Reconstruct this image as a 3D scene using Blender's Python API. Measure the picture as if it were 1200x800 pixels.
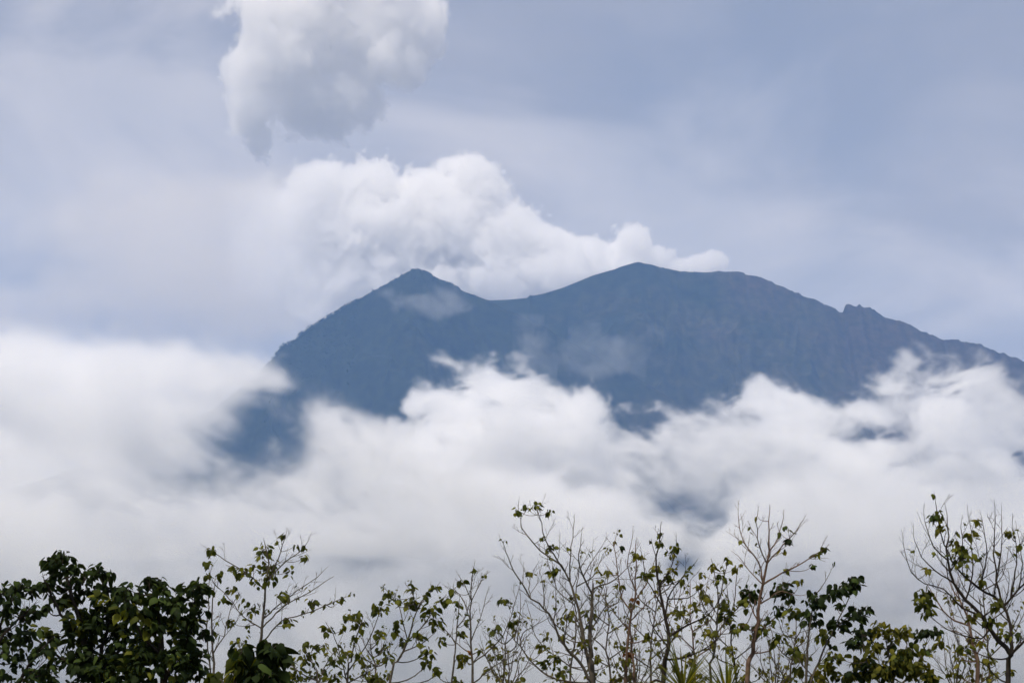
import bpy, bmesh, math, random, time
import numpy as np
from mathutils import Vector, Matrix

T0 = time.time()
scene = bpy.context.scene
for o in list(bpy.data.objects):
    bpy.data.objects.remove(o)
COL = scene.collection

# ------------------------------------------------------------------ camera
CAM = Vector((0.0, 0.0, 1.7))
PITCH = math.radians(10.0)
LENS = 70.0
F = LENS / 36.0 * 1200.0
cd = bpy.data.cameras.new('camera')
cam = bpy.data.objects.new('camera', cd)
COL.objects.link(cam)
cam.location = CAM
cam.rotation_euler = (math.radians(90) + PITCH, 0, 0)
cd.lens = LENS
cd.sensor_width = 36
cd.clip_start = 0.1
cd.clip_end = 60000
scene.camera = cam

# ------------------------------------------------------------------ world, sun, exposure
SUN_EL, SUN_AZ = math.radians(62), math.radians(-150)     # azimuth from +Y, negative = to the left
SUN_STRENGTH, SKY_STRENGTH = 5.0, 0.098
world = bpy.data.worlds.new('World')
scene.world = world
world.use_nodes = True
wt = world.node_tree
wt.nodes.clear()


def N(t, kind, **kw):
    n = t.nodes.new(kind)
    for k, v in kw.items():
        setattr(n, k, v)
    return n


def link(t, a, b):
    t.links.new(a, b)


def math_node(t, op, a, b=None, c=None, clamp=False):
    n = N(t, 'ShaderNodeMath', operation=op, use_clamp=clamp)
    for i, v in enumerate((a, b, c)):
        if v is None:
            continue
        if isinstance(v, (int, float)):
            n.inputs[i].default_value = v
        else:
            link(t, v, n.inputs[i])
    return n.outputs[0]


def build_world():
    t = wt
    out = N(t, 'ShaderNodeOutputWorld')
    bg = N(t, 'ShaderNodeBackground')
    bg.inputs['Strength'].default_value = SKY_STRENGTH
    sky = N(t, 'ShaderNodeTexSky', sky_type='NISHITA')
    sky.sun_disc = False
    sky.sun_elevation = SUN_EL
    sky.sun_rotation = SUN_AZ
    sky.altitude = 300
    sky.air_density = 1.0
    sky.dust_density = 2.0
    sky.ozone_density = 2.0
    tc = N(t, 'ShaderNodeTexCoord')
    sep = N(t, 'ShaderNodeSeparateXYZ')
    link(t, tc.outputs['Generated'], sep.inputs[0])
    # directions projected on a high flat layer, so the veil thins out overhead and packs toward the horizon
    zz = math_node(t, 'ADD', math_node(t, 'MAXIMUM', sep.outputs['Z'], 0.0), 0.27)
    ux = math_node(t, 'DIVIDE', sep.outputs['X'], zz)
    uy = math_node(t, 'DIVIDE', sep.outputs['Y'], zz)
    comb = N(t, 'ShaderNodeCombineXYZ')
    link(t, ux, comb.inputs[0])
    link(t, uy, comb.inputs[1])
    def noise(scale, detail, rough, dist, off):
        mp = N(t, 'ShaderNodeMapping')
        mp.inputs['Location'].default_value = off
        link(t, comb.outputs[0], mp.inputs['Vector'])
        n = N(t, 'ShaderNodeTexNoise')
        n.inputs['Scale'].default_value = scale
        n.inputs['Detail'].default_value = detail
        n.inputs['Roughness'].default_value = rough
        n.inputs['Distortion'].default_value = dist
        link(t, mp.outputs[0], n.inputs['Vector'])
        return n.outputs['Fac']

    def ranged(v, a0, a1, b0, b1):
        mr = N(t, 'ShaderNodeMapRange', interpolation_type='SMOOTHSTEP')
        for nm, x in zip(('From Min', 'From Max', 'To Min', 'To Max'), (a0, a1, b0, b1)):
            mr.inputs[nm].default_value = x
        link(t, v, mr.inputs['Value'])
        return mr.outputs['Result']
    # a high veil of stratus: how thick it is, and how sunlit
    thick = ranged(noise(2.1, 6, 0.52, 0.5, (6.6, 11.2, 0)), 0.34, 0.70, 0.60, 0.95)
    lit = ranged(noise(2.9, 5, 0.5, 0.7, (14.2, 1.1, 0)), 0.36, 0.66, 0.0, 0.95)
    low = ranged(sep.outputs['Z'], 0.10, 0.34, 0.55, 0.0)          # the veil seen edge-on near the horizon is brighter
    veil = N(t, 'ShaderNodeMix', data_type='RGBA')
    link(t, math_node(t, 'ADD', math_node(t, 'MULTIPLY', lit, 0.7), low, clamp=True), veil.inputs['Factor'])
    veil.inputs['A'].default_value = (4.7, 4.65, 5.1, 1)        # in the sky texture's own units
    veil.inputs['B'].default_value = (9.6, 8.8, 8.3, 1)
    mix = N(t, 'ShaderNodeMix', data_type='RGBA')
    link(t, thick, mix.inputs['Factor'])
    link(t, sky.outputs[0], mix.inputs['A'])
    link(t, veil.outputs['Result'], mix.inputs['B'])
    link(t, mix.outputs['Result'], bg.inputs['Color'])
    link(t, bg.outputs[0], out.inputs['Surface'])


build_world()
sl = bpy.data.lights.new('sun', 'SUN')
sl.energy = SUN_STRENGTH
sl.angle = math.radians(0.5)
sl.color = (1.0, 0.89, 0.735)
sun = bpy.data.objects.new('sun', sl)
COL.objects.link(sun)
sdir = Vector((math.sin(SUN_AZ) * math.cos(SUN_EL), math.cos(SUN_AZ) * math.cos(SUN_EL), math.sin(SUN_EL)))
sun.rotation_euler = sdir.to_track_quat('Z', 'Y').to_euler()
sun.location = (0, -50, 200)

scene.view_settings.view_transform = 'Standard'
scene.view_settings.look = 'None'
scene.view_settings.exposure = 0.07
scene.view_settings.gamma = 1.0
scene.cycles.max_bounces = 16
scene.cycles.volume_bounces = 12
scene.cycles.diffuse_bounces = 3
scene.cycles.transmission_bounces = 4
scene.cycles.transparent_max_bounces = 8
scene.cycles.volume_step_rate = 2.5
scene.cycles.volume_max_steps = 512
scene.cycles.use_adaptive_sampling = True
scene.cycles.adaptive_threshold = 0.03
scene.cycles.use_denoising = True

# ------------------------------------------------------------------ helpers
FW = Vector((0, math.cos(PITCH), math.sin(PITCH)))
UP = Vector((0, -math.sin(PITCH), math.cos(PITCH)))


def at(px, py, Y):
    """World point at depth Y that the photograph shows at pixel (px, py) of 1200 x 800."""
    d = FW + Vector((1, 0, 0)) * ((px - 600.0) / F) + UP * ((400.0 - py) / F)
    return CAM + d * (Y / d.y)


def material(name):
    m = bpy.data.materials.new(name)
    m.use_nodes = True
    m.node_tree.nodes.clear()
    return m, m.node_tree


def link_obj(name, data, parent=None):
    o = bpy.data.objects.new(name, data)
    COL.objects.link(o)
    if parent is not None:
        o.parent = parent
    return o


def tag(o, label=None, cat=None, group=None, kind=None):
    for k, v in (('label', label), ('category', cat), ('group', group), ('kind', kind)):
        if v:
            o[k] = v
    return o


# ------------------------------------------------------------------ noise on a regular grid
def spline_matrix(n, cells):
    t = np.linspace(0, cells, n, dtype=np.float64)
    b = np.floor(t).astype(int)
    f = t - b
    M = np.zeros((n, int(math.floor(cells)) + 5), dtype=np.float32)
    r = np.arange(n)
    M[r, b] = (1 - f) ** 3 / 6
    M[r, b + 1] = (3 * f ** 3 - 6 * f ** 2 + 4) / 6
    M[r, b + 2] = (-3 * f ** 3 + 3 * f ** 2 + 3 * f + 1) / 6
    M[r, b + 3] = f ** 3 / 6
    return M


def smooth_noise(shape, cells, rng):
    Ms = [spline_matrix(n, c) for n, c in zip(shape, cells)]
    a = rng.standard_normal([m.shape[1] for m in Ms]).astype(np.float32)
    for ax, m in enumerate(Ms):
        a = np.moveaxis(np.tensordot(m, a, axes=(1, ax)), 0, ax)
    return np.ascontiguousarray(a) * np.float32(1 / max(a.std(), 1e-6))


def fbm(shape, size, wave, octaves, seed, gain=0.5, billow=False):
    """Fractal noise; size in metres per axis, wave = longest wavelength per axis."""
    rng = np.random.default_rng(seed)
    out = np.zeros(shape, np.float32)
    amp, tot = 1.0, 0.0
    for o in range(octaves):
        cells = [max(s / (w / 2 ** o), 0.5) for s, w in zip(size, wave)]
        if any(c > n / 2.2 for c, n in zip(cells, shape)):
            cells = [min(c, n / 2.2) for c, n in zip(cells, shape)]
        n = smooth_noise(shape, cells, rng)
        out += amp * ((np.abs(n) - 0.8) * 1.6 if billow else n)
        tot += amp * amp
        amp *= gain
    return np.clip(out / np.float32(math.sqrt(tot)), -2.2, 2.2)


def sstep(a, b, x):
    t = np.clip((x - a) / (b - a), 0, 1)
    return t * t * (3 - 2 * t)


# ------------------------------------------------------------------ clouds: real density grids
def grid_group():
    """Geometry nodes: turn the point values of the incoming mesh into a volume grid."""
    ng = bpy.data.node_groups.new('cloud_grid', 'GeometryNodeTree')
    itf = ng.interface
    itf.new_socket('Geometry', in_out='INPUT', socket_type='NodeSocketGeometry')
    for nm in ('Min', 'Max', 'Res'):
        itf.new_socket(nm, in_out='INPUT', socket_type='NodeSocketVector')
    itf.new_socket('Material', in_out='INPUT', socket_type='NodeSocketMaterial')
    itf.new_socket('Geometry', in_out='OUTPUT', socket_type='NodeSocketGeometry')
    gi, go = N(ng, 'NodeGroupInput'), N(ng, 'NodeGroupOutput')
    pos = N(ng, 'GeometryNodeInputPosition')

    def vm(op, a, b=None):
        n = N(ng, 'ShaderNodeVectorMath', operation=op)
        for i, v in enumerate((a, b)):
            if v is None:
                continue
            if isinstance(v, tuple):
                n.inputs[i].default_value = v
            else:
                link(ng, v, n.inputs[i])
        return n.outputs[0]
    one = (1.0, 1.0, 1.0)
    u = vm('DIVIDE', vm('SUBTRACT', pos.outputs[0], gi.outputs['Min']), vm('SUBTRACT', gi.outputs['Max'], gi.outputs['Min']))
    idx = vm('FLOOR', vm('ADD', vm('MULTIPLY', u, vm('SUBTRACT', gi.outputs['Res'], one)), (0.5, 0.5, 0.5)))
    si = N(ng, 'ShaderNodeSeparateXYZ')
    link(ng, idx, si.inputs[0])
    sr = N(ng, 'ShaderNodeSeparateXYZ')
    link(ng, gi.outputs['Res'], sr.inputs[0])
    flat = math_node(ng, 'MULTIPLY_ADD', math_node(ng, 'MULTIPLY_ADD', si.outputs[0], sr.outputs[1], si.outputs[1]), sr.outputs[2], si.outputs[2])
    na = N(ng, 'GeometryNodeInputNamedAttribute', data_type='FLOAT')
    na.inputs['Name'].default_value = 'd'
    sm = N(ng, 'GeometryNodeSampleIndex', data_type='FLOAT', domain='POINT')
    link(ng, gi.outputs['Geometry'], sm.inputs['Geometry'])
    link(ng, na.outputs[0], sm.inputs['Value'])
    link(ng, flat, sm.inputs['Index'])
    vc = N(ng, 'GeometryNodeVolumeCube')
    link(ng, sm.outputs[0], vc.inputs['Density'])
    vc.inputs['Background'].default_value = 0
    link(ng, gi.outputs['Min'], vc.inputs['Min'])
    link(ng, gi.outputs['Max'], vc.inputs['Max'])
    for i, nm in enumerate(('Resolution X', 'Resolution Y', 'Resolution Z')):
        link(ng, sr.outputs[i], vc.inputs[nm])
    smat = N(ng, 'GeometryNodeSetMaterial')
    link(ng, vc.outputs[0], smat.inputs['Geometry'])
    link(ng, gi.outputs['Material'], smat.inputs['Material'])
    link(ng, smat.outputs[0], go.inputs[0])
    return ng


GRID = grid_group()


def cloud_material(name, color, aniso):
    m, t = material(name)
    out = N(t, 'ShaderNodeOutputMaterial')
    pv = N(t, 'ShaderNodeVolumePrincipled')
    pv.inputs['Color'].default_value = (*color, 1)
    pv.inputs['Density'].default_value = 1.0
    pv.inputs['Density Attribute'].default_value = 'density'
    pv.inputs['Anisotropy'].default_value = aniso
    link(t, pv.outputs[0], out.inputs['Volume'])
    return m


class Grid:
    """A box of voxels in world space; origin at its centre."""

    def __init__(self, lo, hi, step):
        self.lo, self.hi = Vector(lo), Vector(hi)
        self.size = [h - l for l, h in zip(lo, hi)]
        self.shape = tuple(int(round(s / st)) + 1 for s, st in zip(self.size, step))
        self.x, self.y, self.z = (np.linspace(l, h, n, dtype=np.float32) for l, h, n in zip(lo, hi, self.shape))

    def blobs(self, blobs):
        """Union of ellipsoids given as (px, py, rx, ry in pixels, depth, depth radius m): 1 at a centre, 0 on the surface, -1 far out."""
        s = np.full(self.shape, -1.0, np.float32)
        for (px, py, rx, ry, Y, rd) in blobs:
            c = at(px, py, Y)
            m = c.y / F * 1.03
            r = (rx * m, rd, ry * m)
            sl_ = []
            for a, cc, rr in zip((self.x, self.y, self.z), c, r):
                i0, i1 = np.searchsorted(a, cc - 2 * rr), np.searchsorted(a, cc + 2 * rr)
                sl_.append((i0, i1))
            if any(b <= a for a, b in sl_):
                continue
            (a0, a1), (b0, b1), (c0, c1) = sl_
            q = (((self.x[a0:a1] - c.x) / r[0]) ** 2)[:, None, None] + (((self.y[b0:b1] - c.y) / r[1]) ** 2)[None, :, None] + (((self.z[c0:c1] - c.z) / r[2]) ** 2)[None, None, :]
            v = 1 - np.sqrt(q)
            sub = s[a0:a1, b0:b1, c0:c1]
            # smooth union
            k = 0.25
            h = np.clip(0.5 + 0.5 * (v - sub) / k, 0, 1)
            s[a0:a1, b0:b1, c0:c1] = sub * (1 - h) + v * h + k * h * (1 - h) * (h > 0) * (h < 1)
        return s

    def fade(self, frac=0.06):
        """Falls to 0 on the box's faces, so the box never shows."""
        f = 1
        for ax, n in enumerate(self.shape):
            t = np.linspace(0, 1, n, dtype=np.float32)
            w = sstep(0, frac, np.minimum(t, 1 - t))
            f = f * w.reshape([-1 if i == ax else 1 for i in range(3)])
        return f

    def fbm(self, wave, octaves, seed, **kw):
        wave = (wave,) * 3 if isinstance(wave, (int, float)) else wave
        return fbm(self.shape, self.size, wave, octaves, seed, **kw)

    def build(self, name, dens, mat, label, cat='cloud', group=None, kind=None):
        dens = np.ascontiguousarray(dens, np.float32)
        me = bpy.data.meshes.new(name)
        me.vertices.add(dens.size)
        a = me.attributes.new('d', 'FLOAT', 'POINT')
        a.data.foreach_set('value', dens.ravel())
        me.materials.append(mat)
        o = link_obj(name, me)
        c = (self.lo + self.hi) / 2
        o.location = c
        md = o.modifiers.new('grid', 'NODES')
        md.node_group = GRID
        ids = {i.name: i.identifier for i in GRID.interface.items_tree if i.in_out == 'INPUT'}
        md[ids['Min']] = list(self.lo - c)
        md[ids['Max']] = list(self.hi - c)
        md[ids['Res']] = [float(v) for v in self.shape]
        md[ids['Material']] = mat
        tag(o, label, cat, group, kind)
        print('cloud', name, self.shape, dens.size, 'max', dens.max(), round(time.time() - T0, 1))
        return o


def shift(a, dx, dy, dz):
    """Read grid a at voxel offsets dx, dy, dz (wind shear of a noise)."""
    nx, ny, nz = a.shape
    ix = np.clip(np.arange(nx)[:, None, None] + np.rint(dx).astype(np.int32), 0, nx - 1)
    iy = np.clip(np.arange(ny)[None, :, None] + np.rint(dy).astype(np.int32), 0, ny - 1)
    iz = np.clip(np.arange(nz)[None, None, :] + np.rint(dz).astype(np.int32), 0, nz - 1)
    return a.ravel()[(ix * ny + iy) * nz + iz]
# ------------------------------------------------------------------ mountain, ground, haze
LEFT_RIDGE = [(-500, 720), (-200, 640), (0, 580), (100, 545), (180, 515), (250, 480), (300, 440), (312, 427), (322.5, 418), (328, 407.5), (341, 402),
              (356, 389), (379, 374), (409, 357), (427, 347), (457, 331), (478, 318.6), (487, 316), (502, 320), (517, 328), (532, 334), (547, 342),
              (562, 348.6), (572, 352), (600, 365), (640, 385), (760, 450), (900, 540), (1200, 700), (1700, 900)]
RIGHT_RIDGE = [(-500, 640), (100, 560), (300, 460), (420, 405), (500, 372), (545, 355), (572, 352), (596, 351), (618, 349), (621, 345.5), (625, 346.5), (637, 344), (660, 337),
               (694, 323), (724, 314), (742, 308.5), (748, 307), (754, 308.5), (771, 312.5), (796, 317.5), (821, 319.5), (846, 318), (871, 319.5), (887.5, 324), (921, 338),
               (950, 349), (975, 359), (984, 366), (987.5, 366.7), (990.5, 359), (994, 357), (998, 358), (1003, 358), (1007, 355), (1010, 357.5), (1017, 361), (1042, 374),
               (1067, 381), (1083, 389), (1106, 397), (1117, 397.5), (1130, 401), (1154, 406), (1176, 415), (1200, 424), (1300, 462), (1500, 520), (1800, 600), (2300, 720)]


def ridge_fn(pts, Y):
    w = [at(px, py, Y) for px, py in pts]
    xs, zs = [p.x for p in w], [p.z for p in w]
    return lambda x: np.interp(x, xs, zs)


def build_mountain():
    YL, YR = 7500.0, 7950.0
    rl, rr = ridge_fn(LEFT_RIDGE, YL), ridge_fn(RIGHT_RIDGE, YR)
    xs = np.concatenate([np.linspace(-3900, -2350, 60)[:-1], np.linspace(-2350, 2500, 1150), np.linspace(2500, 5200, 80)[1:]])
    ys = np.concatenate([np.linspace(4200, 5800, 90)[:-1], np.linspace(5800, 8650, 330), np.linspace(8650, 10300, 50)[1:]])
    # the two ridge lines lie exactly on grid rows
    for yy in (YL, YR):
        ys[np.argmin(np.abs(ys - yy))] = yy
    X, Yg = np.meshgrid(xs, ys, indexing='ij')
    shape = (len(xs), len(ys), 1)
    rng = np.random.default_rng(5)

    def noise2(wx, wy, seed, octv=4, gain=0.5):
        # plain 2-D fractal noise, evaluated on an even lattice then looked up at the uneven grid
        nx, ny = 1500, 900
        sx, sy = 9200.0, 6200.0
        a = fbm((nx, ny, 1), (sx, sy, 1), (wx, wy, 1), octv, seed, gain)[:, :, 0]

        def look(px, py):
            i = np.clip((px + 3950) / sx * (nx - 1), 0, nx - 1.001)
            j = np.clip((py - 4150) / sy * (ny - 1), 0, ny - 1.001)
            i0, j0 = i.astype(int), j.astype(int)
            fi, fj = i - i0, j - j0
            return (a[i0, j0] * (1 - fi) * (1 - fj) + a[i0 + 1, j0] * fi * (1 - fj) + a[i0, j0 + 1] * (1 - fi) * fj + a[i0 + 1, j0 + 1] * fi * fj)
        return look
    gul = noise2(190, 620, 11, 5, 0.6)
    gul2 = noise2(560, 1700, 12, 4, 0.55)
    rough = noise2(110, 110, 13, 4, 0.65)
    mead = noise2(500, 420, 14, 4, 0.55)

    def surface(r, Yr, cx, k):
        d = Yr - Yg
        f = np.maximum(d, 0)
        # ravines fan out from the summit down the slope
        xf = cx + (X - cx) / (1 + f / 3800) + 130 * mead(X, Yg) * np.minimum(f / 300, 1)
        # the profile is taken along the fanned direction near the crest line only
        z0 = r(X)
        drop = k * 1500 * (1 - np.exp(-f / 1300)) + 0.10 * f
        g = -np.abs(gul(xf, Yg)) * np.minimum(f * 0.13, 38) - np.abs(gul2(xf, Yg)) * np.minimum(f * 0.20, 120)
        g += rough(X, Yg) * np.minimum(f * 0.07, 14)
        back = np.maximum(-d, 0) * 0.75
        return z0 - drop + g - back
    A, B = surface(rl, YL, 0 - 350, 1.0), surface(rr, YR, 650, 1.0)
    K = 70.0 * sstep(0, 500, YL - Yg)
    hh = np.clip(0.5 + 0.5 * (A - B) / np.maximum(K, 1e-3), 0, 1)
    Z = B * (1 - hh) + A * hh + K * hh * (1 - hh)
    # forest and boulders roughen the crest lines slightly
    crest = np.exp(-((Yg - YL) / 60) ** 2) * (X < -200) + 0.45 * np.exp(-((Yg - YR) / 60) ** 2) * (X > 450)
    crag = smooth_noise((len(xs), 1, 1), (260, 1, 1), rng)[:, 0, 0] * 0.6 + smooth_noise((len(xs), 1, 1), (520, 1, 1), rng)[:, 0, 0] * 0.5
    edge = np.exp(-((Yg - YL) / 90) ** 2) * (X < 150) * 0.7 + np.exp(-((Yg - YR) / 90) ** 2) * (X > 400) * (0.5 + 0.9 * (X > 950))
    Z += edge * crag[:, None] * 3.2
    Z += crest * (rng.random(X.shape) ** 3) * 7.0
    Z = np.maximum(Z, -120)
    n, m = X.shape
    v = np.stack([X, Yg, Z], -1).reshape(-1, 3)
    I = np.arange(n * m).reshape(n, m)
    q = np.stack([I[:-1, :-1], I[1:, :-1], I[1:, 1:], I[:-1, 1:]], -1).reshape(-1, 4)
    me = bpy.data.meshes.new('mountain')
    me.from_pydata(v.tolist(), [], q.tolist())
    me.polygons.foreach_set('use_smooth', np.ones(len(q), bool))
    o = link_obj('mountain', me)
    mt, t = material('mountain_slopes')
    out = N(t, 'ShaderNodeOutputMaterial')
    bs = N(t, 'ShaderNodeBsdfPrincipled')
    bs.inputs['Roughness'].default_value = 0.95
    bs.inputs['Specular IOR Level'].default_value = 0.1
    geo = N(t, 'ShaderNodeNewGeometry')
    n1 = N(t, 'ShaderNodeTexNoise')
    n1.inputs['Scale'].default_value = 0.004
    n1.inputs['Detail'].default_value = 8
    n1.inputs['Roughness'].default_value = 0.62
    link(t, geo.outputs['Position'], n1.inputs['Vector'])
    n2 = N(t, 'ShaderNodeTexNoise')
    n2.inputs['Scale'].default_value = 0.03
    n2.inputs['Detail'].default_value = 4
    link(t, geo.outputs['Position'], n2.inputs['Vector'])
    # bare ash and rock high up and to the right, forest and scrub elsewhere
    sx = N(t, 'ShaderNodeSeparateXYZ')
    link(t, geo.outputs['Position'], sx.inputs[0])
    hi = math_node(t, 'MULTIPLY', math_node(t, 'SUBTRACT', sx.outputs[0], 500), 1 / 1600)
    f = math_node(t, 'ADD', math_node(t, 'MULTIPLY', math_node(t, 'SUBTRACT', n1.outputs['Fac'], 0.5), 2.4), math_node(t, 'ADD', hi, 0.25), clamp=True)
    ramp = N(t, 'ShaderNodeValToRGB')
    ramp.color_ramp.elements[0].color = (0.017, 0.023, 0.012, 1)
    ramp.color_ramp.elements[1].color = (0.046, 0.036, 0.028, 1)
    e = ramp.color_ramp.elements.new(0.45)
    e.color = (0.038, 0.038, 0.022, 1)
    link(t, f, ramp.inputs[0])
    mx = N(t, 'ShaderNodeMix', data_type='RGBA', blend_type='MULTIPLY')
    mx.inputs['Factor'].default_value = 1
    link(t, ramp.outputs[0], mx.inputs['A'])
    mr = N(t, 'ShaderNodeMapRange')
    mr.inputs['From Min'].default_value = 0.3
    mr.inputs['From Max'].default_value = 0.7
    mr.inputs['To Min'].default_value = 0.45
    mr.inputs['To Max'].default_value = 1.5
    link(t, n2.outputs['Fac'], mr.inputs['Value'])
    cc = N(t, 'ShaderNodeCombineColor')
    for i in range(3):
        link(t, mr.outputs[0], cc.inputs[i])
    link(t, cc.outputs[0], mx.inputs['B'])
    link(t, mx.outputs['Result'], bs.inputs['Base Color'])
    link(t, bs.outputs[0], out.inputs['Surface'])
    me.materials.append(mt)
    tag(o, 'dark volcano with two peaks and a long ridge rising above the cloud sea', 'mountain', kind='structure')

    # trees standing on the left crest, seen as a fringe against the cloud
    bm_v, bm_f = [], []
    r = random.Random(3)
    for k in range(2600):
        px = r.choice([r.uniform(318, 430), r.uniform(320, 520), r.uniform(480, 560)])
        x = at(px, 400, YL).x
        y = YL - abs(r.gauss(0, 110)) * (1.0 if k % 3 else 0.1)
        i, j = np.searchsorted(xs, x), np.argmin(np.abs(ys - y))
        zb = Z[i, j] - 2
        big = 1.0 if px < 420 else 0.55
        h, w = big * r.uniform(3.5, 10), big * r.uniform(1.8, 4.0)
        b = len(bm_v)
        n6 = 4
        for lvl, (hh, ww) in enumerate(((0.0, 0.25), (0.45, 1.0), (0.8, 0.75))):
            for a in range(n6):
                an = a / n6 * 6.283 + lvl
                q_ = r.uniform(0.7, 1.2)
                bm_v.append((x + math.cos(an) * w * ww * q_, y + math.sin(an) * w * ww * q_, zb + h * hh))
        bm_v.append((x + r.uniform(-1, 1), y, zb + h))
        for lvl in (0, 1):
            for a in range(n6):
                a2 = (a + 1) % n6
                bm_f.append((b + lvl * n6 + a, b + lvl * n6 + a2, b + (lvl + 1) * n6 + a2, b + (lvl + 1) * n6 + a))
        for a in range(n6):
            bm_f.append((b + 2 * n6 + a, b + 2 * n6 + (a + 1) % n6, b + 3 * n6))
    me2 = bpy.data.meshes.new('ridge_forest')
    me2.from_pydata(bm_v, [], bm_f)
    fm, t = material('far_foliage')
    out = N(t, 'ShaderNodeOutputMaterial')
    bs = N(t, 'ShaderNodeBsdfDiffuse')
    bs.inputs['Color'].default_value = (0.03, 0.045, 0.018, 1)
    link(t, bs.outputs[0], out.inputs['Surface'])
    me2.materials.append(fm)
    o2 = link_obj('ridge_forest', me2)
    tag(o2, 'fringe of tiny trees along the crest of the left peak', 'forest', kind='stuff')


def ground_height(x, y):
    """Ground near the camera: a grassy bank that falls away toward the trees."""
    return -2.6 * sstep(3, 26, np.asarray(y, float)) - 40 * sstep(40, 1500, np.asarray(y, float)) + 0.25 * np.sin(np.asarray(x, float) * 0.35) * np.sin(np.asarray(y, float) * 0.27) * sstep(4, 12, np.asarray(y, float))


def build_ground():
    def axis(lo, hi):
        a = [0.0]
        st = 0.8
        while a[-1] < max(abs(lo), hi):
            a.append(a[-1] + st)
            st *= 1.07
        a = np.array(a)
        b = np.concatenate([-a[::-1][:-1], a])
        return np.unique(np.clip(b, lo, hi))
    xs, ys = axis(-8000, 8000), axis(-2500, 10300)
    X, Y = np.meshgrid(xs, ys, indexing='ij')
    Z = ground_height(X, Y)
    n, m = X.shape
    I = np.arange(n * m).reshape(n, m)
    q = np.stack([I[:-1, :-1], I[1:, :-1], I[1:, 1:], I[:-1, 1:]], -1).reshape(-1, 4)
    me = bpy.data.meshes.new('ground')
    me.from_pydata(np.stack([X, Y, Z], -1).reshape(-1, 3).tolist(), [], q.tolist())
    me.polygons.foreach_set('use_smooth', np.ones(len(q), bool))
    o = link_obj('ground', me)
    mt, t = material('ground_scrub')
    out = N(t, 'ShaderNodeOutputMaterial')
    bs = N(t, 'ShaderNodeBsdfDiffuse')
    geo = N(t, 'ShaderNodeNewGeometry')
    n1 = N(t, 'ShaderNodeTexNoise')
    n1.inputs['Scale'].default_value = 0.6
    n1.inputs['Detail'].default_value = 9
    n1.inputs['Roughness'].default_value = 0.7
    link(t, geo.outputs['Position'], n1.inputs['Vector'])
    ramp = N(t, 'ShaderNodeValToRGB')
    ramp.color_ramp.elements[0].position = 0.35
    ramp.color_ramp.elements[0].color = (0.03, 0.05, 0.015, 1)
    ramp.color_ramp.elements[1].position = 0.7
    ramp.color_ramp.elements[1].color = (0.11, 0.09, 0.05, 1)
    link(t, n1.outputs['Fac'], ramp.inputs[0])
    link(t, ramp.outputs[0], bs.inputs['Color'])
    link(t, bs.outputs[0], out.inputs['Surface'])
    me.materials.append(mt)
    tag(o, 'scrubby ground falling away under the foreground trees', 'ground', kind='structure')


HAZE_TOP, HAZE_BACK = 1790.0, 10400.0
HAZE_DENSITY, HAZE_COLOR = 7.5e-5, (0.275, 0.51, 1.0)


def build_haze():
    x, y0, y1, z0, z1 = 8100, -2600, HAZE_BACK, -125, HAZE_TOP
    bm = bmesh.new()
    bmesh.ops.create_cube(bm, size=1)
    for v in bm.verts:
        v.co = Vector((v.co.x * 2 * x, y0 + (v.co.y + 0.5) * (y1 - y0), z0 + (v.co.z + 0.5) * (z1 - z0)))
    me = bpy.data.meshes.new('haze')
    bm.to_mesh(me)
    bm.free()
    o = link_obj('haze', me)
    m, t = material('blue_air')
    out = N(t, 'ShaderNodeOutputMaterial')
    pv = N(t, 'ShaderNodeVolumePrincipled')
    pv.inputs['Color'].default_value = (*HAZE_COLOR, 1)
    pv.inputs['Density'].default_value = HAZE_DENSITY
    pv.inputs['Density Attribute'].default_value = ''
    pv.inputs['Anisotropy'].default_value = 0.2
    link(t, pv.outputs[0], out.inputs['Volume'])
    me.materials.append(m)
    tag(o, 'blue haze filling the air between the camera and the mountain', 'haze', kind='stuff')


build_mountain()
build_ground()
build_haze()
print('land', round(time.time() - T0, 1))

# ------------------------------------------------------------------ the clouds themselves
WHITE = (0.995, 0.995, 0.995)
CLOUD = cloud_material('cloud_droplets', WHITE, 0.15)
SMOKE = cloud_material('ashy_smoke', (0.915, 0.895, 0.86), 0.15)
QUAL = 1.0      # voxel size factor


def st(*v):
    return tuple(a * QUAL for a in v)


def build_top_cloud():
    Y = 8600
    lo, hi = at(215, 250, Y - 700), at(560, -110, Y + 700)
    g = Grid((lo.x, Y - 700, lo.z), (hi.x, Y + 700, hi.z), st(5.4, 14, 5.4))
    s = g.blobs([(380, 10, 112, 80, Y, 346), (340, 70, 70, 85, Y, 323), (430, 50, 75, 72, Y, 308), (292, 130, 33, 45, Y - 80, 215), (305, 165, 22, 26, Y, 138),
                 (496, 48, 34, 36, Y, 184), (478, 82, 38, 34, Y, 184), (500, 24, 28, 30, Y, 184), (285, 90, 30, 60, Y, 200), (360, 130, 56, 40, Y, 231), (420, 110, 42, 34, Y, 200),
                 (310, 20, 36, 40, Y, 215), (470, 0, 44, 40, Y, 231), (400, -60, 110, 50, Y, 308)])
    n = 0.55 * g.fbm(130, 5, 21, gain=0.75, billow=True) + 0.6 * g.fbm(220, 6, 23, gain=0.72)
    w = g.fbm(190, 4, 22)
    n = shift(n, w * 3, w * 2, -w * 3)
    d = sstep(0.0, 0.24, s + 0.23 * n) * g.fade(0.03)
    g.build('cloud', d * 0.0105, CLOUD, 'ragged white cloud with a grey middle high above the plume', 'cloud')


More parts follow.
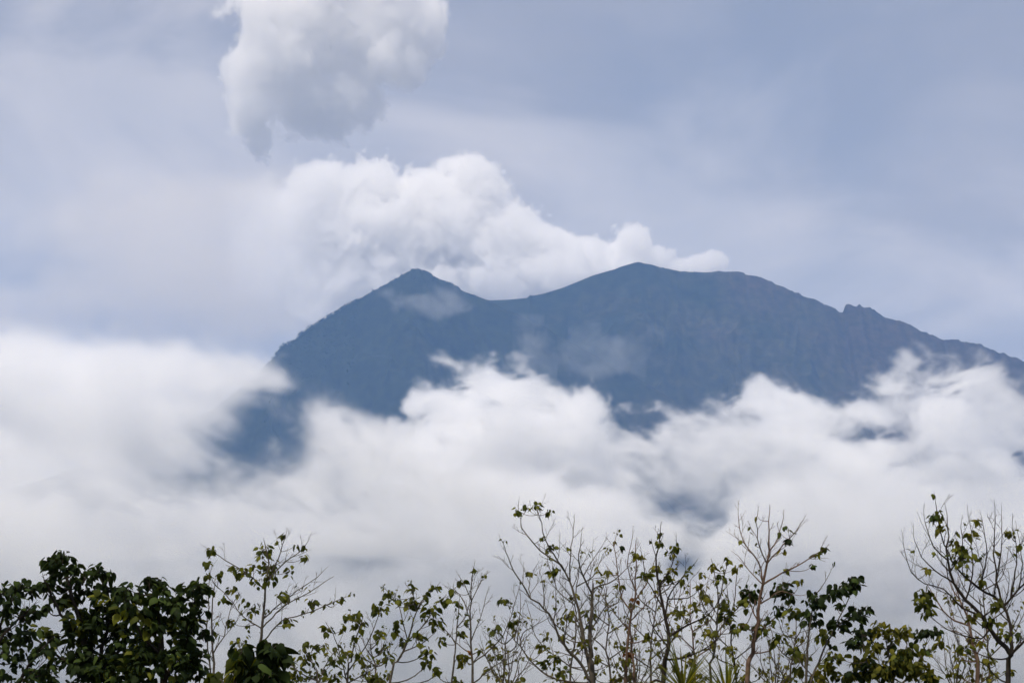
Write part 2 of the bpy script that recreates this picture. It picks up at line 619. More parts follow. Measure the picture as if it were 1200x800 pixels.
def build_plume():
    Y = 11600
    lo, hi = at(215, 400, Y - 1000), at(890, 140, Y + 900)
    g = Grid((lo.x, Y - 900, lo.z), (hi.x, Y + 900, hi.z), st(7.2, 16, 7.2))
    s = g.blobs([(550, 224, 46, 36, Y, 260), (550, 200, 36, 24, Y - 40, 190), (530, 196, 26, 18, Y - 40, 150), (505, 222, 36, 30, Y - 60, 220), (530, 250, 70, 50, Y, 350), (440, 222, 38, 40, Y - 60, 250), (475, 240, 40, 40, Y, 260), (378, 228, 40, 42, Y - 100, 260),
                 (360, 260, 40, 50, Y - 100, 280), (425, 275, 90, 50, Y - 60, 380), (520, 295, 110, 48, Y, 420), (600, 285, 50, 38, Y, 280), (640, 288, 34, 28, Y, 220), (690, 300, 40, 24, Y - 30, 200),
                 (738, 289, 28, 26, Y - 60, 170), (765, 302, 24, 18, Y - 60, 130), (795, 314, 24, 12, Y - 60, 110), (832, 309, 25, 15, Y - 60, 120), (640, 325, 90, 30, Y, 350),
                 (460, 335, 140, 45, Y, 450), (370, 320, 70, 60, Y, 400), (320, 300, 60, 60, Y, 350), (300, 250, 60, 40, Y, 300), (560, 340, 120, 30, Y, 400), (720, 320, 60, 20, Y, 240)])
    n = 0.75 * g.fbm(170, 5, 31, gain=0.75, billow=True) + 0.4 * g.fbm(220, 6, 33, gain=0.72)
    w = g.fbm(200, 4, 32)
    n = shift(n, w * 3, w * 2, w * 3)
    d = sstep(0.0, 0.19, s + 0.18 * n) * g.fade(0.03)
    # thins out toward the left where it drifts into the bank
    px = np.interp(g.x, [at(p, 300, Y).x for p in (230, 300, 430)], [0.0, 0.12, 1]).astype(np.float32)
    d *= px[:, None, None]
    g.build('cloud', d * 0.0135, CLOUD, 'bright billowing white plume trailing from the crater behind both peaks', 'cloud')


def build_smoke_bank():
    Y = 13200
    lo, hi = at(-560, 560, Y - 1300), at(620, 130, Y + 1200)
    g = Grid((lo.x, Y - 1200, lo.z), (hi.x, Y + 1200, hi.z), st(26, 36, 18))
    s = g.blobs([(240, 310, 190, 95, Y, 900), (60, 330, 220, 110, Y, 900), (160, 252, 130, 42, Y, 700), (275, 245, 80, 40, Y, 600), (330, 330, 160, 100, Y, 900), (-150, 330, 220, 110, Y, 900),
                 (430, 350, 110, 60, Y, 700), (200, 410, 260, 90, Y, 900), (-60, 420, 260, 90, Y, 900), (330, 410, 140, 70, Y, 800), (-320, 380, 220, 120, Y, 900), (120, 450, 340, 80, Y, 900)])
    n = g.fbm((800, 900, 360), 6, 41, gain=0.55)
    w = g.fbm(600, 3, 42)
    n = shift(n, w * 4, w * 2, w * 2)
    d = sstep(-0.30, 0.75, s + 0.20 * n) * (0.75 + 0.3 * n) * g.fade(0.06)
    g.build('smoke_bank', np.maximum(d, 0) * 0.00095, SMOKE, 'soft grey smoke bank spreading left behind the peak', 'cloud', kind='stuff')


BACK_EDGE = [(-300, 640), (-200, 620), (150, 600), (300, 585), (390, 600), (455, 560), (468, 490), (482, 458), (505, 446), (540, 442), (575, 430), (600, 440), (625, 450), (660, 462), (690, 478), (720, 487),
             (745, 495), (800, 494), (830, 474), (870, 452), (900, 434), (940, 440), (975, 458), (1000, 455), (1040, 428), (1080, 442), (1120, 452), (1160, 474), (1200, 497), (1250, 520), (1500, 560)]
FRONT_EDGE = [(-400, 455), (-100, 462), (0, 470), (100, 485), (160, 500), (200, 516), (250, 528), (300, 526), (340, 522), (360, 498), (376, 472), (395, 466), (420, 490), (460, 517), (500, 534), (540, 552),
              (600, 562), (700, 575), (770, 600), (800, 645), (850, 600), (950, 560), (1100, 545), (1250, 530), (1500, 530)]


def sheared_noise(g, big_wave, fine_wave, seed, wb, wf, lean):
    """Cloud noise whose fine part is dragged by the wind up the slope and to the right."""
    big = g.fbm(big_wave, 4, seed, gain=0.5)
    fine = g.fbm(fine_wave, 6, seed + 1, gain=0.70)
    w = g.fbm(tuple(v * 1.5 for v in fine_wave), 4, seed + 2, gain=0.6)
    fine = shift(fine, w * 10 * lean, w * 2, -w * 8 * lean + big * 4)
    return (wb * big + wf * fine).astype(np.float32)


def layer(g, edge, Yc, half, soft):
    pts = [at(px, py, Yc) for px, py in edge]
    top = np.interp(g.x, [p.x for p in pts], [p.z for p in pts]).astype(np.float32)
    hgt = (top[:, None] - g.z[None, :]) / soft                      # above 0 inside
    win = 1 - np.abs(g.y - Yc) / half                                # depth window
    return np.minimum(np.clip(hgt, -2, 1.6)[:, None, :], np.clip(win * 2.2, -1, 2)[None, :, None])


def build_sea():
    # torn upper cloud lying against the volcano
    Y0, Y1 = 3750.0, 4500.0
    x1 = at(1290, 400, Y1).x
    g = Grid((-x1, Y0, at(600, 640, Y0).z), (x1, Y1, at(600, 378, Y1).z), st(3.6, 12, 3.4))
    n = sheared_noise(g, (330, 360, 200), (120, 150, 75), 51, 0.30, 0.80, 1.3)
    n += 0.28 * g.fbm((60, 80, 38), 4, 57, gain=0.7, billow=True)
    s = layer(g, BACK_EDGE, 4130.0, 250.0, 62.0)
    hole = g.blobs([(470, 494, 40, 13, 4130, 340), (528, 520, 36, 11, 4130, 340), (1015, 508, 60, 14, 4130, 340), (885, 482, 40, 11, 4130, 340), (745, 505, 30, 10, 4130, 300), (640, 500, 26, 8, 4130, 300), (1195, 540, 40, 40, 4130, 300), (1110, 412, 60, 22, 4130, 400)])
    s = s - 1.5 * np.clip(hole + 0.35, 0, 1) - 0.12
    s = s - 0.48 * np.clip(g.blobs([(800, 610, 70, 30, 4130, 420)]) + 0.5, 0, 1)
    d = sstep(0.0, 0.9, s + 0.50 * n)
    puff = sstep(-0.5, 1.3, n)
    d = d * (0.16 + 0.84 * d) * (0.22 + 0.9 * puff) * g.fade(0.05)
    g.build('cloud_sea', d * 0.019, CLOUD, 'torn pale cloud lapping against the upper flanks of the volcano', 'cloud', kind='stuff')

    # lower, thicker cloud in front of it
    Y0, Y1 = 3000.0, 3850.0
    x1 = at(1290, 400, Y1).x
    g = Grid((-x1, Y0, -20), (x1, Y1, at(600, 430, Y1).z), st(4.0, 14, 4.0))
    n = sheared_noise(g, (360, 400, 200), (140, 180, 85), 151, 0.55, 0.7, 1.3)
    n += 0.22 * g.fbm((70, 90, 42), 4, 157, gain=0.7, billow=True)
    s = layer(g, FRONT_EDGE, 3430.0, 360.0, 75.0)
    hole = g.blobs([(800, 614, 40, 18, 3430, 520), (430, 618, 80, 34, 3200, 220)])
    s = s - 0.85 * np.clip(hole + 0.5, 0, 1)
    d = sstep(0.0, 0.8, s + 0.42 * n)
    puff = sstep(-0.5, 1.3, n) * (0.15 + 0.85 * sstep(120, 380, g.z))[None, None, :]     # mist thins toward the valley floor
    d = (d * 0.0028 + d * d * puff * 0.0125) * g.fade(0.05)
    g.build('cloud_sea', d, CLOUD, 'thick pale grey cloud filling the valley behind the foreground trees', 'cloud', kind='stuff')

    # smooth bank on the left, over the dark gap
    Y0, Y1 = 3600.0, 4500.0
    g = Grid((at(-420, 400, Y1).x, Y0, at(600, 580, Y0).z), (at(450, 400, Y1).x, Y1, at(600, 350, Y1).z), st(5, 16, 4.5))
    n = sheared_noise(g, (400, 420, 150), (130, 170, 60), 251, 0.5, 0.6, 0.8)
    s = g.blobs([(110, 452, 200, 46, 4050, 300), (-80, 470, 240, 64, 4050, 320), (268, 456, 96, 44, 4000, 240), (230, 484, 120, 34, 4000, 240), (322, 450, 44, 30, 4000, 190), (170, 505, 110, 44, 4000, 240), (20, 424, 110, 22, 4050, 250), (190, 430, 90, 24, 4050, 220), (110, 505, 150, 56, 4000, 240), (-60, 530, 200, 60, 4000, 260)])
    d = sstep(-0.15, 0.62, s + 0.31 * n)
    d = d * (0.4 + 0.6 * d) * g.fade(0.05)
    g.build('cloud_bank', d * 0.0125, CLOUD, 'smooth pale cloud bank on the left above the dark gap', 'cloud', kind='stuff')


def build_wisp(name, box, Yr, blobs, seed, label, dens):
    (ax, ay), (bx, by) = box
    lo, hi = at(ax, by, Yr[0]), at(bx, ay, Yr[1])
    g = Grid((lo.x, Yr[0], lo.z), (hi.x, Yr[1], hi.z), st(5, 14, 5))
    s = g.blobs(blobs)
    n = g.fbm((90, 120, 60), 5, seed, gain=0.62)
    w = g.fbm(120, 3, seed + 1)
    n = shift(n, w * 5, w, -w * 4)
    d = sstep(0.0, 1.0, s + 0.42 * n) * g.fade(0.1)
    d = d * (0.3 + 0.7 * d)
    g.build(name, d * dens, CLOUD, label, 'cloud', kind='stuff')


build_top_cloud()
build_plume()
build_smoke_bank()
build_sea()
build_wisp('cloud_wisp', ((405, 318), (575, 385)), (7080, 7330), [(490, 350, 80, 20, 7200, 70), (530, 360, 40, 18, 7200, 60), (450, 345, 40, 14, 7200, 60)], 61,
           'thin torn wisp of cloud drifting across the left peak', 0.0030)
build_wisp('cloud_wisp', ((560, 345), (860, 480)), (6700, 7500), [(630, 378, 22, 11, 7250, 60), (646, 398, 22, 18, 7250, 60), (665, 415, 80, 34, 7050, 200), (740, 425, 90, 36, 7050, 220)], 71,
           'small faint wisp of cloud low on the saddle between the peaks', 0.0011)
print('clouds', round(time.time() - T0, 1))
#MARK_TREES
# ------------------------------------------------------------------ foreground trees
def bark_material(name, c0, c1):
    m, t = material(name)
    out = N(t, 'ShaderNodeOutputMaterial')
    bs = N(t, 'ShaderNodeBsdfPrincipled')
    bs.inputs['Roughness'].default_value = 0.85
    bs.inputs['Specular IOR Level'].default_value = 0.1
    geo = N(t, 'ShaderNodeNewGeometry')
    n1 = N(t, 'ShaderNodeTexNoise')
    n1.inputs['Scale'].default_value = 14
    n1.inputs['Detail'].default_value = 6
    n1.inputs['Roughness'].default_value = 0.65
    link(t, geo.outputs['Position'], n1.inputs['Vector'])
    ramp = N(t, 'ShaderNodeValToRGB')
    ramp.color_ramp.elements[0].position = 0.35
    ramp.color_ramp.elements[1].position = 0.68
    ramp.color_ramp.elements[0].color = (*c0, 1)
    ramp.color_ramp.elements[1].color = (*c1, 1)
    link(t, n1.outputs['Fac'], ramp.inputs[0])
    link(t, ramp.outputs[0], bs.inputs['Base Color'])
    bp = N(t, 'ShaderNodeBump')
    bp.inputs['Strength'].default_value = 0.5
    bp.inputs['Distance'].default_value = 0.01
    link(t, n1.outputs['Fac'], bp.inputs['Height'])
    link(t, bp.outputs[0], bs.inputs['Normal'])
    link(t, bs.outputs[0], out.inputs['Surface'])
    return m


def leaf_material(name, cols, trans):
    m, t = material(name)
    out = N(t, 'ShaderNodeOutputMaterial')
    oi = N(t, 'ShaderNodeObjectInfo')
    geo = N(t, 'ShaderNodeNewGeometry')
    r = math_node(t, 'FRACT', math_node(t, 'ADD', oi.outputs['Random'], geo.outputs['Random Per Island']))
    ramp = N(t, 'ShaderNodeValToRGB')
    ramp.color_ramp.elements[0].color = (*cols[0], 1)
    ramp.color_ramp.elements[1].color = (*cols[2], 1)
    e = ramp.color_ramp.elements.new(0.6)
    e.color = (*cols[1], 1)
    link(t, r, ramp.inputs[0])
    d = N(t, 'ShaderNodeBsdfPrincipled')
    d.inputs['Roughness'].default_value = 0.6
    d.inputs['Specular IOR Level'].default_value = 0.05
    tr = N(t, 'ShaderNodeBsdfTranslucent')
    mulc = N(t, 'ShaderNodeMix', data_type='RGBA', blend_type='MULTIPLY')
    mulc.inputs['Factor'].default_value = 1
    link(t, ramp.outputs[0], mulc.inputs['A'])
    mulc.inputs['B'].default_value = (1.9, 1.7, 0.5, 1)
    link(t, ramp.outputs[0], d.inputs['Base Color'])
    link(t, mulc.outputs['Result'], tr.inputs['Color'])
    ms = N(t, 'ShaderNodeMixShader')
    ms.inputs[0].default_value = trans
    link(t, d.outputs[0], ms.inputs[1])
    link(t, tr.outputs[0], ms.inputs[2])
    link(t, ms.outputs[0], out.inputs['Surface'])
    return m


BARK = {'dark': bark_material('dark_bark', (0.013, 0.010, 0.008), (0.035, 0.028, 0.022)),
        'grey': bark_material('grey_bark', (0.035, 0.030, 0.024), (0.095, 0.082, 0.066)),
        'pink': bark_material('pinkish_bark', (0.06, 0.038, 0.027), (0.15, 0.10, 0.072))}
LEAF = {'dark': leaf_material('dark_leaf', ((0.008, 0.014, 0.004), (0.013, 0.022, 0.006), (0.04, 0.062, 0.014)), 0.2),
        'mid': leaf_material('green_leaf', ((0.022, 0.031, 0.007), (0.055, 0.066, 0.012), (0.14, 0.15, 0.024)), 0.4),
        'yellow': leaf_material('yellow_green_leaf', ((0.04, 0.047, 0.010), (0.075, 0.08, 0.014), (0.16, 0.15, 0.024)), 0.42),
        'rust': leaf_material('rusty_leaf', ((0.06, 0.03, 0.012), (0.11, 0.045, 0.015), (0.16, 0.07, 0.02)), 0.3)}


def leaf_shape(seed):
    """A broad pointed leaf of unit length hanging from the origin along -Z after bending, folded at the midrib."""
    r = random.Random(seed)
    rows = [(0.0, 0.08), (0.10, 0.25), (0.27, 0.36), (0.52, 0.28), (0.78, 0.11), (1.0, 0.0)]
    bend, fold, wide = r.uniform(0.6, 1.5), r.uniform(0.2, 0.6), r.uniform(0.8, 1.05)
    v, f = [], []
    ang = 0.0
    x = z = 0.0
    last = 0.0
    for i, (t, w) in enumerate(rows):
        ds = t - last
        last = t
        a = -bend * t + 0.3
        x += ds * math.cos(a)
        z += ds * math.sin(a)
        w *= wide
        tw = r.uniform(-0.03, 0.03)
        if w == 0:
            v.append((x, 0, z))
        else:
            v += [(x - 0.06 * (i == 1), -w, z - w * fold + tw), (x, 0, z), (x - 0.06 * (i == 1), w, z - w * fold - tw)]
    for i in range(len(rows) - 2):
        a = i * 3
        f += [(a, a + 1, a + 4, a + 3), (a + 1, a + 2, a + 5, a + 4)]
    a = (len(rows) - 2) * 3
    f += [(a, a + 1, a + 3), (a + 1, a + 2, a + 3)]
    return v, f


LEAF_SHAPES = [leaf_shape(k) for k in range(6)]
LEAF_MESH = {}


def leaf_mesh(kind, k):
    if (kind, k) not in LEAF_MESH:
        me = bpy.data.meshes.new('leaf')
        me.from_pydata(*[LEAF_SHAPES[k][0], [], LEAF_SHAPES[k][1]])
        me.materials.append(LEAF[kind])
        me.polygons.foreach_set('use_smooth', [True] * len(me.polygons))
        LEAF_MESH[(kind, k)] = me
    return LEAF_MESH[(kind, k)]


class Tubes:
    def __init__(self):
        self.v, self.f = [], []

    def add(self, pts, radii, sides=5, tip=True):
        b0 = len(self.v)
        n = len(pts)
        ref = Vector((0.31, 0.87, 0.12))
        for i, p in enumerate(pts):
            d = (pts[min(i + 1, n - 1)] - pts[max(i - 1, 0)]).normalized()
            a = d.cross(ref)
            if a.length < 1e-3:
                a = d.cross(Vector((1, 0, 0)))
            a.normalize()
            b = d.cross(a)
            for k in range(sides):
                an = 6.28318 * k / sides
                self.v.append(tuple(p + (a * math.cos(an) + b * math.sin(an)) * radii[i]))
        for i in range(n - 1):
            for k in range(sides):
                k2 = (k + 1) % sides
                q = b0 + i * sides
                self.f.append((q + k, q + k2, q + sides + k2, q + sides + k))
        self.v.append(tuple(pts[-1]))
        t = len(self.v) - 1
        q = b0 + (n - 1) * sides
        for k in range(sides):
            self.f.append((q + k, q + (k + 1) % sides, t))

    def build(self, name, mat, parent, base):
        if not self.v:
            return None
        me = bpy.data.meshes.new(name)
        me.from_pydata([(x - base.x, y - base.y, z - base.z) for x, y, z in self.v], [], self.f)
        me.materials.append(mat)
        me.polygons.foreach_set('use_smooth', [True] * len(me.polygons))
        return link_obj(name, me, parent)


def smooth_path(pts, step, rnd, wob):
    """Catmull-Rom through the points, resampled, with a little natural unevenness."""
    P = [pts[0] + (pts[0] - pts[1])] + list(pts) + [pts[-1] + (pts[-1] - pts[-2])]
    out = []
    for i in range(1, len(P) - 2):
        p0, p1, p2, p3 = P[i - 1:i + 3]
        n = max(2, int((p2 - p1).length / step))
        for k in range(n):
            t = k / n
            q = 0.5 * ((2 * p1) + (p2 - p0) * t + (2 * p0 - 5 * p1 + 4 * p2 - p3) * t * t + (3 * p1 - p0 - 3 * p2 + p3) * t ** 3)
            if out:
                q = q + Vector((rnd.gauss(0, wob), rnd.gauss(0, wob), rnd.gauss(0, wob * 0.5)))
            out.append(q)
    out.append(pts[-1].copy())
    return out


TREE_COUNT = [0]


class Tree:
    def __init__(self, name, Y, label, cat='tree', bark='grey', leaf='mid', group=None, seed=0, lpx=12.0):
        TREE_COUNT[0] += 1
        self.name, self.Y, self.bark, self.kind = name, Y, bark, leaf
        self.rnd = random.Random(1000 + TREE_COUNT[0] * 17 + seed)
        self.label, self.cat, self.group = label, cat, group
        self.limbs = []          # (points, radii)
        self.twigs = Tubes()
        self.leaves = []         # (position, direction, size, kind)
        self.lsize = lpx * Y / F
        self.base = None

    def m(self, px):
        return px * self.Y / F

    def limb(self, pts, w0, w1, dep=0.0, attach=True, trunk=False):
        """A limb through photo points; w0, w1 widths in photo pixels at its ends; dep: metres it leans in depth by its tip."""
        r = self.rnd
        n = len(pts)
        off = r.uniform(-1, 1) * 0.25 if dep is None else dep
        W = [at(p[0], p[1], self.Y + off * (i / max(n - 1, 1))) for i, p in enumerate(pts)]
        if attach and self.limbs and not trunk:
            q, qr = self.nearest(W[0])
            W[0] = q.copy()
        if trunk:
            p0 = W[0]
            gz = float(ground_height(p0.x, p0.y))
            lean = (W[0] - W[1]).normalized()
            foot = Vector((p0.x + lean.x * 0.9 + r.uniform(-0.15, 0.15), p0.y + r.uniform(-0.2, 0.2), gz - 0.05))
            mid = (foot + p0) / 2 + Vector((r.uniform(-0.1, 0.1), 0, 0))
            W = [foot, mid] + W
            if self.base is None:
                self.base = Vector((foot.x, foot.y, gz))
        P = smooth_path(W, 0.09 if not trunk else 0.11, r, 0.004 + 0.0008 * w0)
        k = len(P)
        ra, rb = self.m(w0) / 2, self.m(w1) / 2
        if trunk:
            # full width at the bottom of the frame, a little thicker down at the foot
            z0 = at(pts[0][0], pts[0][1], self.Y).z
            R = []
            for i, p in enumerate(P):
                if p.z < z0:
                    R.append(ra * (1 + 0.35 * min(1, (z0 - p.z) / 4.4)))
                else:
                    R.append(ra + (rb - ra) * min(1, (p.z - z0) / max(P[-1].z - z0, 0.05)))
        else:
            R = [ra + (rb - ra) * (i / (k - 1)) ** 0.8 for i in range(k)]
        R = [x * r.uniform(0.93, 1.07) for x in R]
        self.limbs.append((P, R, trunk))
        return P

    def nearest(self, p, below=None):
        best, bd, br = None, 1e9, 0.01
        for P, R, tr in self.limbs:
            for q, rr in zip(P, R):
                if below is not None and q.z > below:
                    continue
                d = (q - p).length
                if d < bd:
                    best, bd, br = q, d, rr
        if best is None:
            return self.nearest(p) if below is not None else (p, 0.01)
        return best, br

    def twig(self, p, d, length, r0, level, leafp):
        r = self.rnd
        n = max(3, int(length / 0.06))
        pts, q, dd = [p.copy()], p.copy(), d.normalized()
        for i in range(n):
            dd = (dd + Vector((r.gauss(0, 0.11), r.gauss(0, 0.11), 0.07 + r.gauss(0, 0.08)))).normalized()
            q = q + dd * (length / n)
            pts.append(q.copy())
        rad = [r0 + (0.0016 - r0) * (i / n) for i in range(n + 1)]
        self.twigs.add(pts, rad, 4 if level else 3)
        # buds along and at the end
        if level > 0:
            side = r.choice([-1, 1])
            for i in range(1, n):
                if r.random() < 0.8:
                    ax = dd.cross(Vector((r.gauss(0, 1), r.gauss(0, 1), r.gauss(0, 0.6)))).normalized()
                    side = -side
                    cd_ = (dd * 0.8 + ax * 0.75 * side + Vector((0, 0, 0.25))).normalized()
                    self.twig(pts[i], cd_, length * r.uniform(0.25, 0.5), rad[i] * 0.72, level - 1, leafp)
        if r.random() < leafp:
            for k in range(r.choice([2, 3, 4])):
                self.leaf_at(pts[-1], 0.05, r.uniform(0.3, 0.75))
        return pts

    def leaf_at(self, p, spread, scale, kind=None):
        r = self.rnd
        d = Vector((r.gauss(0, 1), r.gauss(0, 1), r.gauss(-0.9, 0.6))).normalized()
        q = p + Vector((r.gauss(0, 1), r.gauss(0, 1), r.gauss(0, 1))) * spread * 0.4
        self.leaves.append((q, d, self.lsize * scale, kind or self.kind))

    def dress(self, spacing=0.16, length=(0.25, 0.6), level=1, leafp=0.1, start=0.2, trunk_start=0.55):
        """Twigs along every limb."""
        r = self.rnd
        for P, R, tr in list(self.limbs):
            tot = sum((b - a).length for a, b in zip(P, P[1:]))
            s, nxt = 0.0, tot * (trunk_start if tr else start)
            side = 1
            for i in range(1, len(P) - 1):
                s += (P[i] - P[i - 1]).length
                if s < nxt:
                    continue
                nxt = s + spacing * r.uniform(0.6, 1.5)
                d = (P[i + 1] - P[i - 1]).normalized()
                ax = Vector((side * r.uniform(0.5, 1), r.gauss(0, 0.6), r.gauss(0, 0.2)))
                ax = (ax - d * ax.dot(d)).normalized()
                side = -side
                t = s / tot
                L = r.uniform(*length) * (1.15 - 0.6 * t)
                self.twig(P[i], d * 0.75 + ax * 0.75 + Vector((0, 0, 0.3)), L, max(0.003, min(R[i] * 0.55, 0.0075)), level, leafp)
            # fine forked end
            d = (P[-1] - P[-3]).normalized()
            self.twig(P[-1], d, r.uniform(*length) * 0.5, max(R[-1] * 0.9, 0.003), 1, leafp)

    def clusters(self, items, size=1.0, connect=True, grow=1.0):
        """Leaf clusters as (px, py, radius px, count[, kind]) with a carrying twig from the nearest limb."""
        r = self.rnd
        for it in items:
            px, py, rad, n = it[:4]
            kind = it[4] if len(it) > 4 else None
            dz = r.uniform(-0.25, 0.25)
            c = at(px, py, self.Y + dz)
            R = self.m(rad)
            if connect and self.limbs:
                q, rr = self.nearest(c, below=c.z - 0.03)
                v = c - q
                if v.length > 0.04:
                    side = Vector((r.gauss(0, 0.1), r.gauss(0, 0.1), -0.12)) * v.length
                    pts = [q + v * t + side * (4 * t * (1 - t)) for t in (0, 0.2, 0.4, 0.6, 0.8, 1)]
                    self.twigs.add(pts, [max(0.0045, min(rr * 0.6, 0.010)) * (1 - 0.55 * t) for t in (0, .2, .4, .6, .8, 1)], 4)
                    self.limb_tip = c
            cnt = max(1, int(n * 1.9 * grow))
            for k in range(cnt):
                a = Vector((r.gauss(0, 1), r.gauss(0, 1), r.gauss(0, 0.8)))
                a = a.normalized() * (r.random() ** 0.5) * R * 1.25
                stem = c + a * 0.9
                if k % 2 == 0 and R > 0.05:
                    self.twigs.add([c - Vector((0, 0, R * 0.3)), c + a * 0.5 - Vector((0, 0, R * 0.12)), stem], [0.003, 0.0024, 0.0018], 3)
                # leaves droop outward from the end of their stalk
                d = Vector((a.x, a.y, 0)) * (0.9 / max(R, 1e-3)) + Vector((r.gauss(0, 0.45), r.gauss(0, 0.45), r.uniform(-1.5, -0.05)))
                self.leaves.append((stem, d.normalized(), self.lsize * size * r.uniform(0.45, 1.0), kind or self.kind))

    def mass(self, outline, n, kinds, size=1.0, depth=0.9):
        """Drooping leaf clumps through a volume whose outline in the photo is the union of (px, py, rx, ry)."""
        r = self.rnd
        area = [a[2] * a[3] for a in outline]
        left = n
        while left > 0:
            px, py, rx, ry = r.choices(outline, area)[0]
            while True:
                u, v, w = r.uniform(-1, 1), r.uniform(-1, 1), r.uniform(-1, 1)
                q = u * u + v * v + w * w
                if 0.1 < q < 1:
                    break
            k = min(left, r.randint(7, 15))
            left -= k
            c = at(px + u * rx, py + v * ry, self.Y + w * depth * self.m(min(rx, ry) * 1.3))
            R = self.lsize * r.uniform(0.45, 0.8)
            kind = r.choice(kinds)
            for i in range(k):
                a = r.uniform(0, 6.283)
                o = Vector((math.cos(a), math.sin(a), 0)) * R * r.uniform(0.2, 1)
                p = c + o + Vector((0, 0, r.gauss(0, R * 0.45)))
                d = Vector((o.x / R, o.y / R, r.uniform(-1.3, 0.1))) + Vector((r.gauss(0, 0.3), r.gauss(0, 0.3), 0))
                self.leaves.append((p, d.normalized(), self.lsize * size * r.uniform(0.55, 1.1), r.choice(kinds) if r.random() < 0.25 else kind))

    def finish(self, cap=300):
        r = self.rnd
        if self.base is None:
            p = self.limbs[0][0][0]
            self.base = Vector((p.x, p.y, float(ground_height(p.x, p.y))))
        root = bpy.data.objects.new(self.name, None)
        COL.objects.link(root)
        root.location = self.base
        root.empty_display_size = 0.3
        tag(root, self.label, self.cat, self.group)
        limb_objs, limb_pts = [], []
        for P, R, tr in self.limbs:
            tb = Tubes()
            tb.add(P, R, 8 if R[0] > 0.018 else 6)
            limb_objs.append(tb.build('trunk' if tr else 'branch', BARK[self.bark], root, self.base))
            limb_pts += [(p.x, p.y, p.z, len(limb_objs) - 1) for p in P[::2]]
        limb_pts = np.array(limb_pts)
        tw = self.twigs.build('twigs', BARK[self.bark], root, self.base)
        if tw:
            tw['kind'] = 'stuff'
        # the leaves nearest the camera, and the larger ones, are parts of their own
        order = sorted(range(len(self.leaves)), key=lambda i: (self.leaves[i][0].y - self.Y) * 0.5 - self.leaves[i][2] * 4)
        rest_v, rest_f, rest_k = [], [], []
        mats = []
        for n_, i in enumerate(order):
            p, d, s, kind = self.leaves[i]
            up = Vector((r.gauss(0, 0.5), r.gauss(0, 0.5), 1)).normalized()
            x = d
            y = up.cross(x)
            if y.length < 1e-3:
                y = Vector((0, 1, 0)).cross(x)
            y.normalize()
            z = x.cross(y)
            M = Matrix((x * s, y * s, z * s)).transposed().to_4x4()
            M.translation = p - self.base
            k = r.randrange(6)
            if n_ < cap:
                o = bpy.data.objects.new('leaf', leaf_mesh(kind, k))
                COL.objects.link(o)
                q = limb_pts[:, :3] - np.array(p)
                o.parent = limb_objs[int(limb_pts[np.argmin((q * q).sum(1)), 3])]
                o.matrix_local = M
            else:
                b = len(rest_v)
                v, f = LEAF_SHAPES[k]
                rest_v += [tuple(M @ Vector(c)) for c in v]
                rest_f += [tuple(b + a for a in q) for q in f]
                if kind not in mats:
                    mats.append(kind)
                rest_k += [mats.index(kind)] * len(f)
        if rest_v:
            me = bpy.data.meshes.new('foliage')
            me.from_pydata(rest_v, [], rest_f)
            for kk in mats:
                me.materials.append(LEAF[kk])
            me.polygons.foreach_set('material_index', rest_k)
            me.polygons.foreach_set('use_smooth', [True] * len(me.polygons))
            o = link_obj('foliage', me, root)
            o['kind'] = 'stuff'
        return root


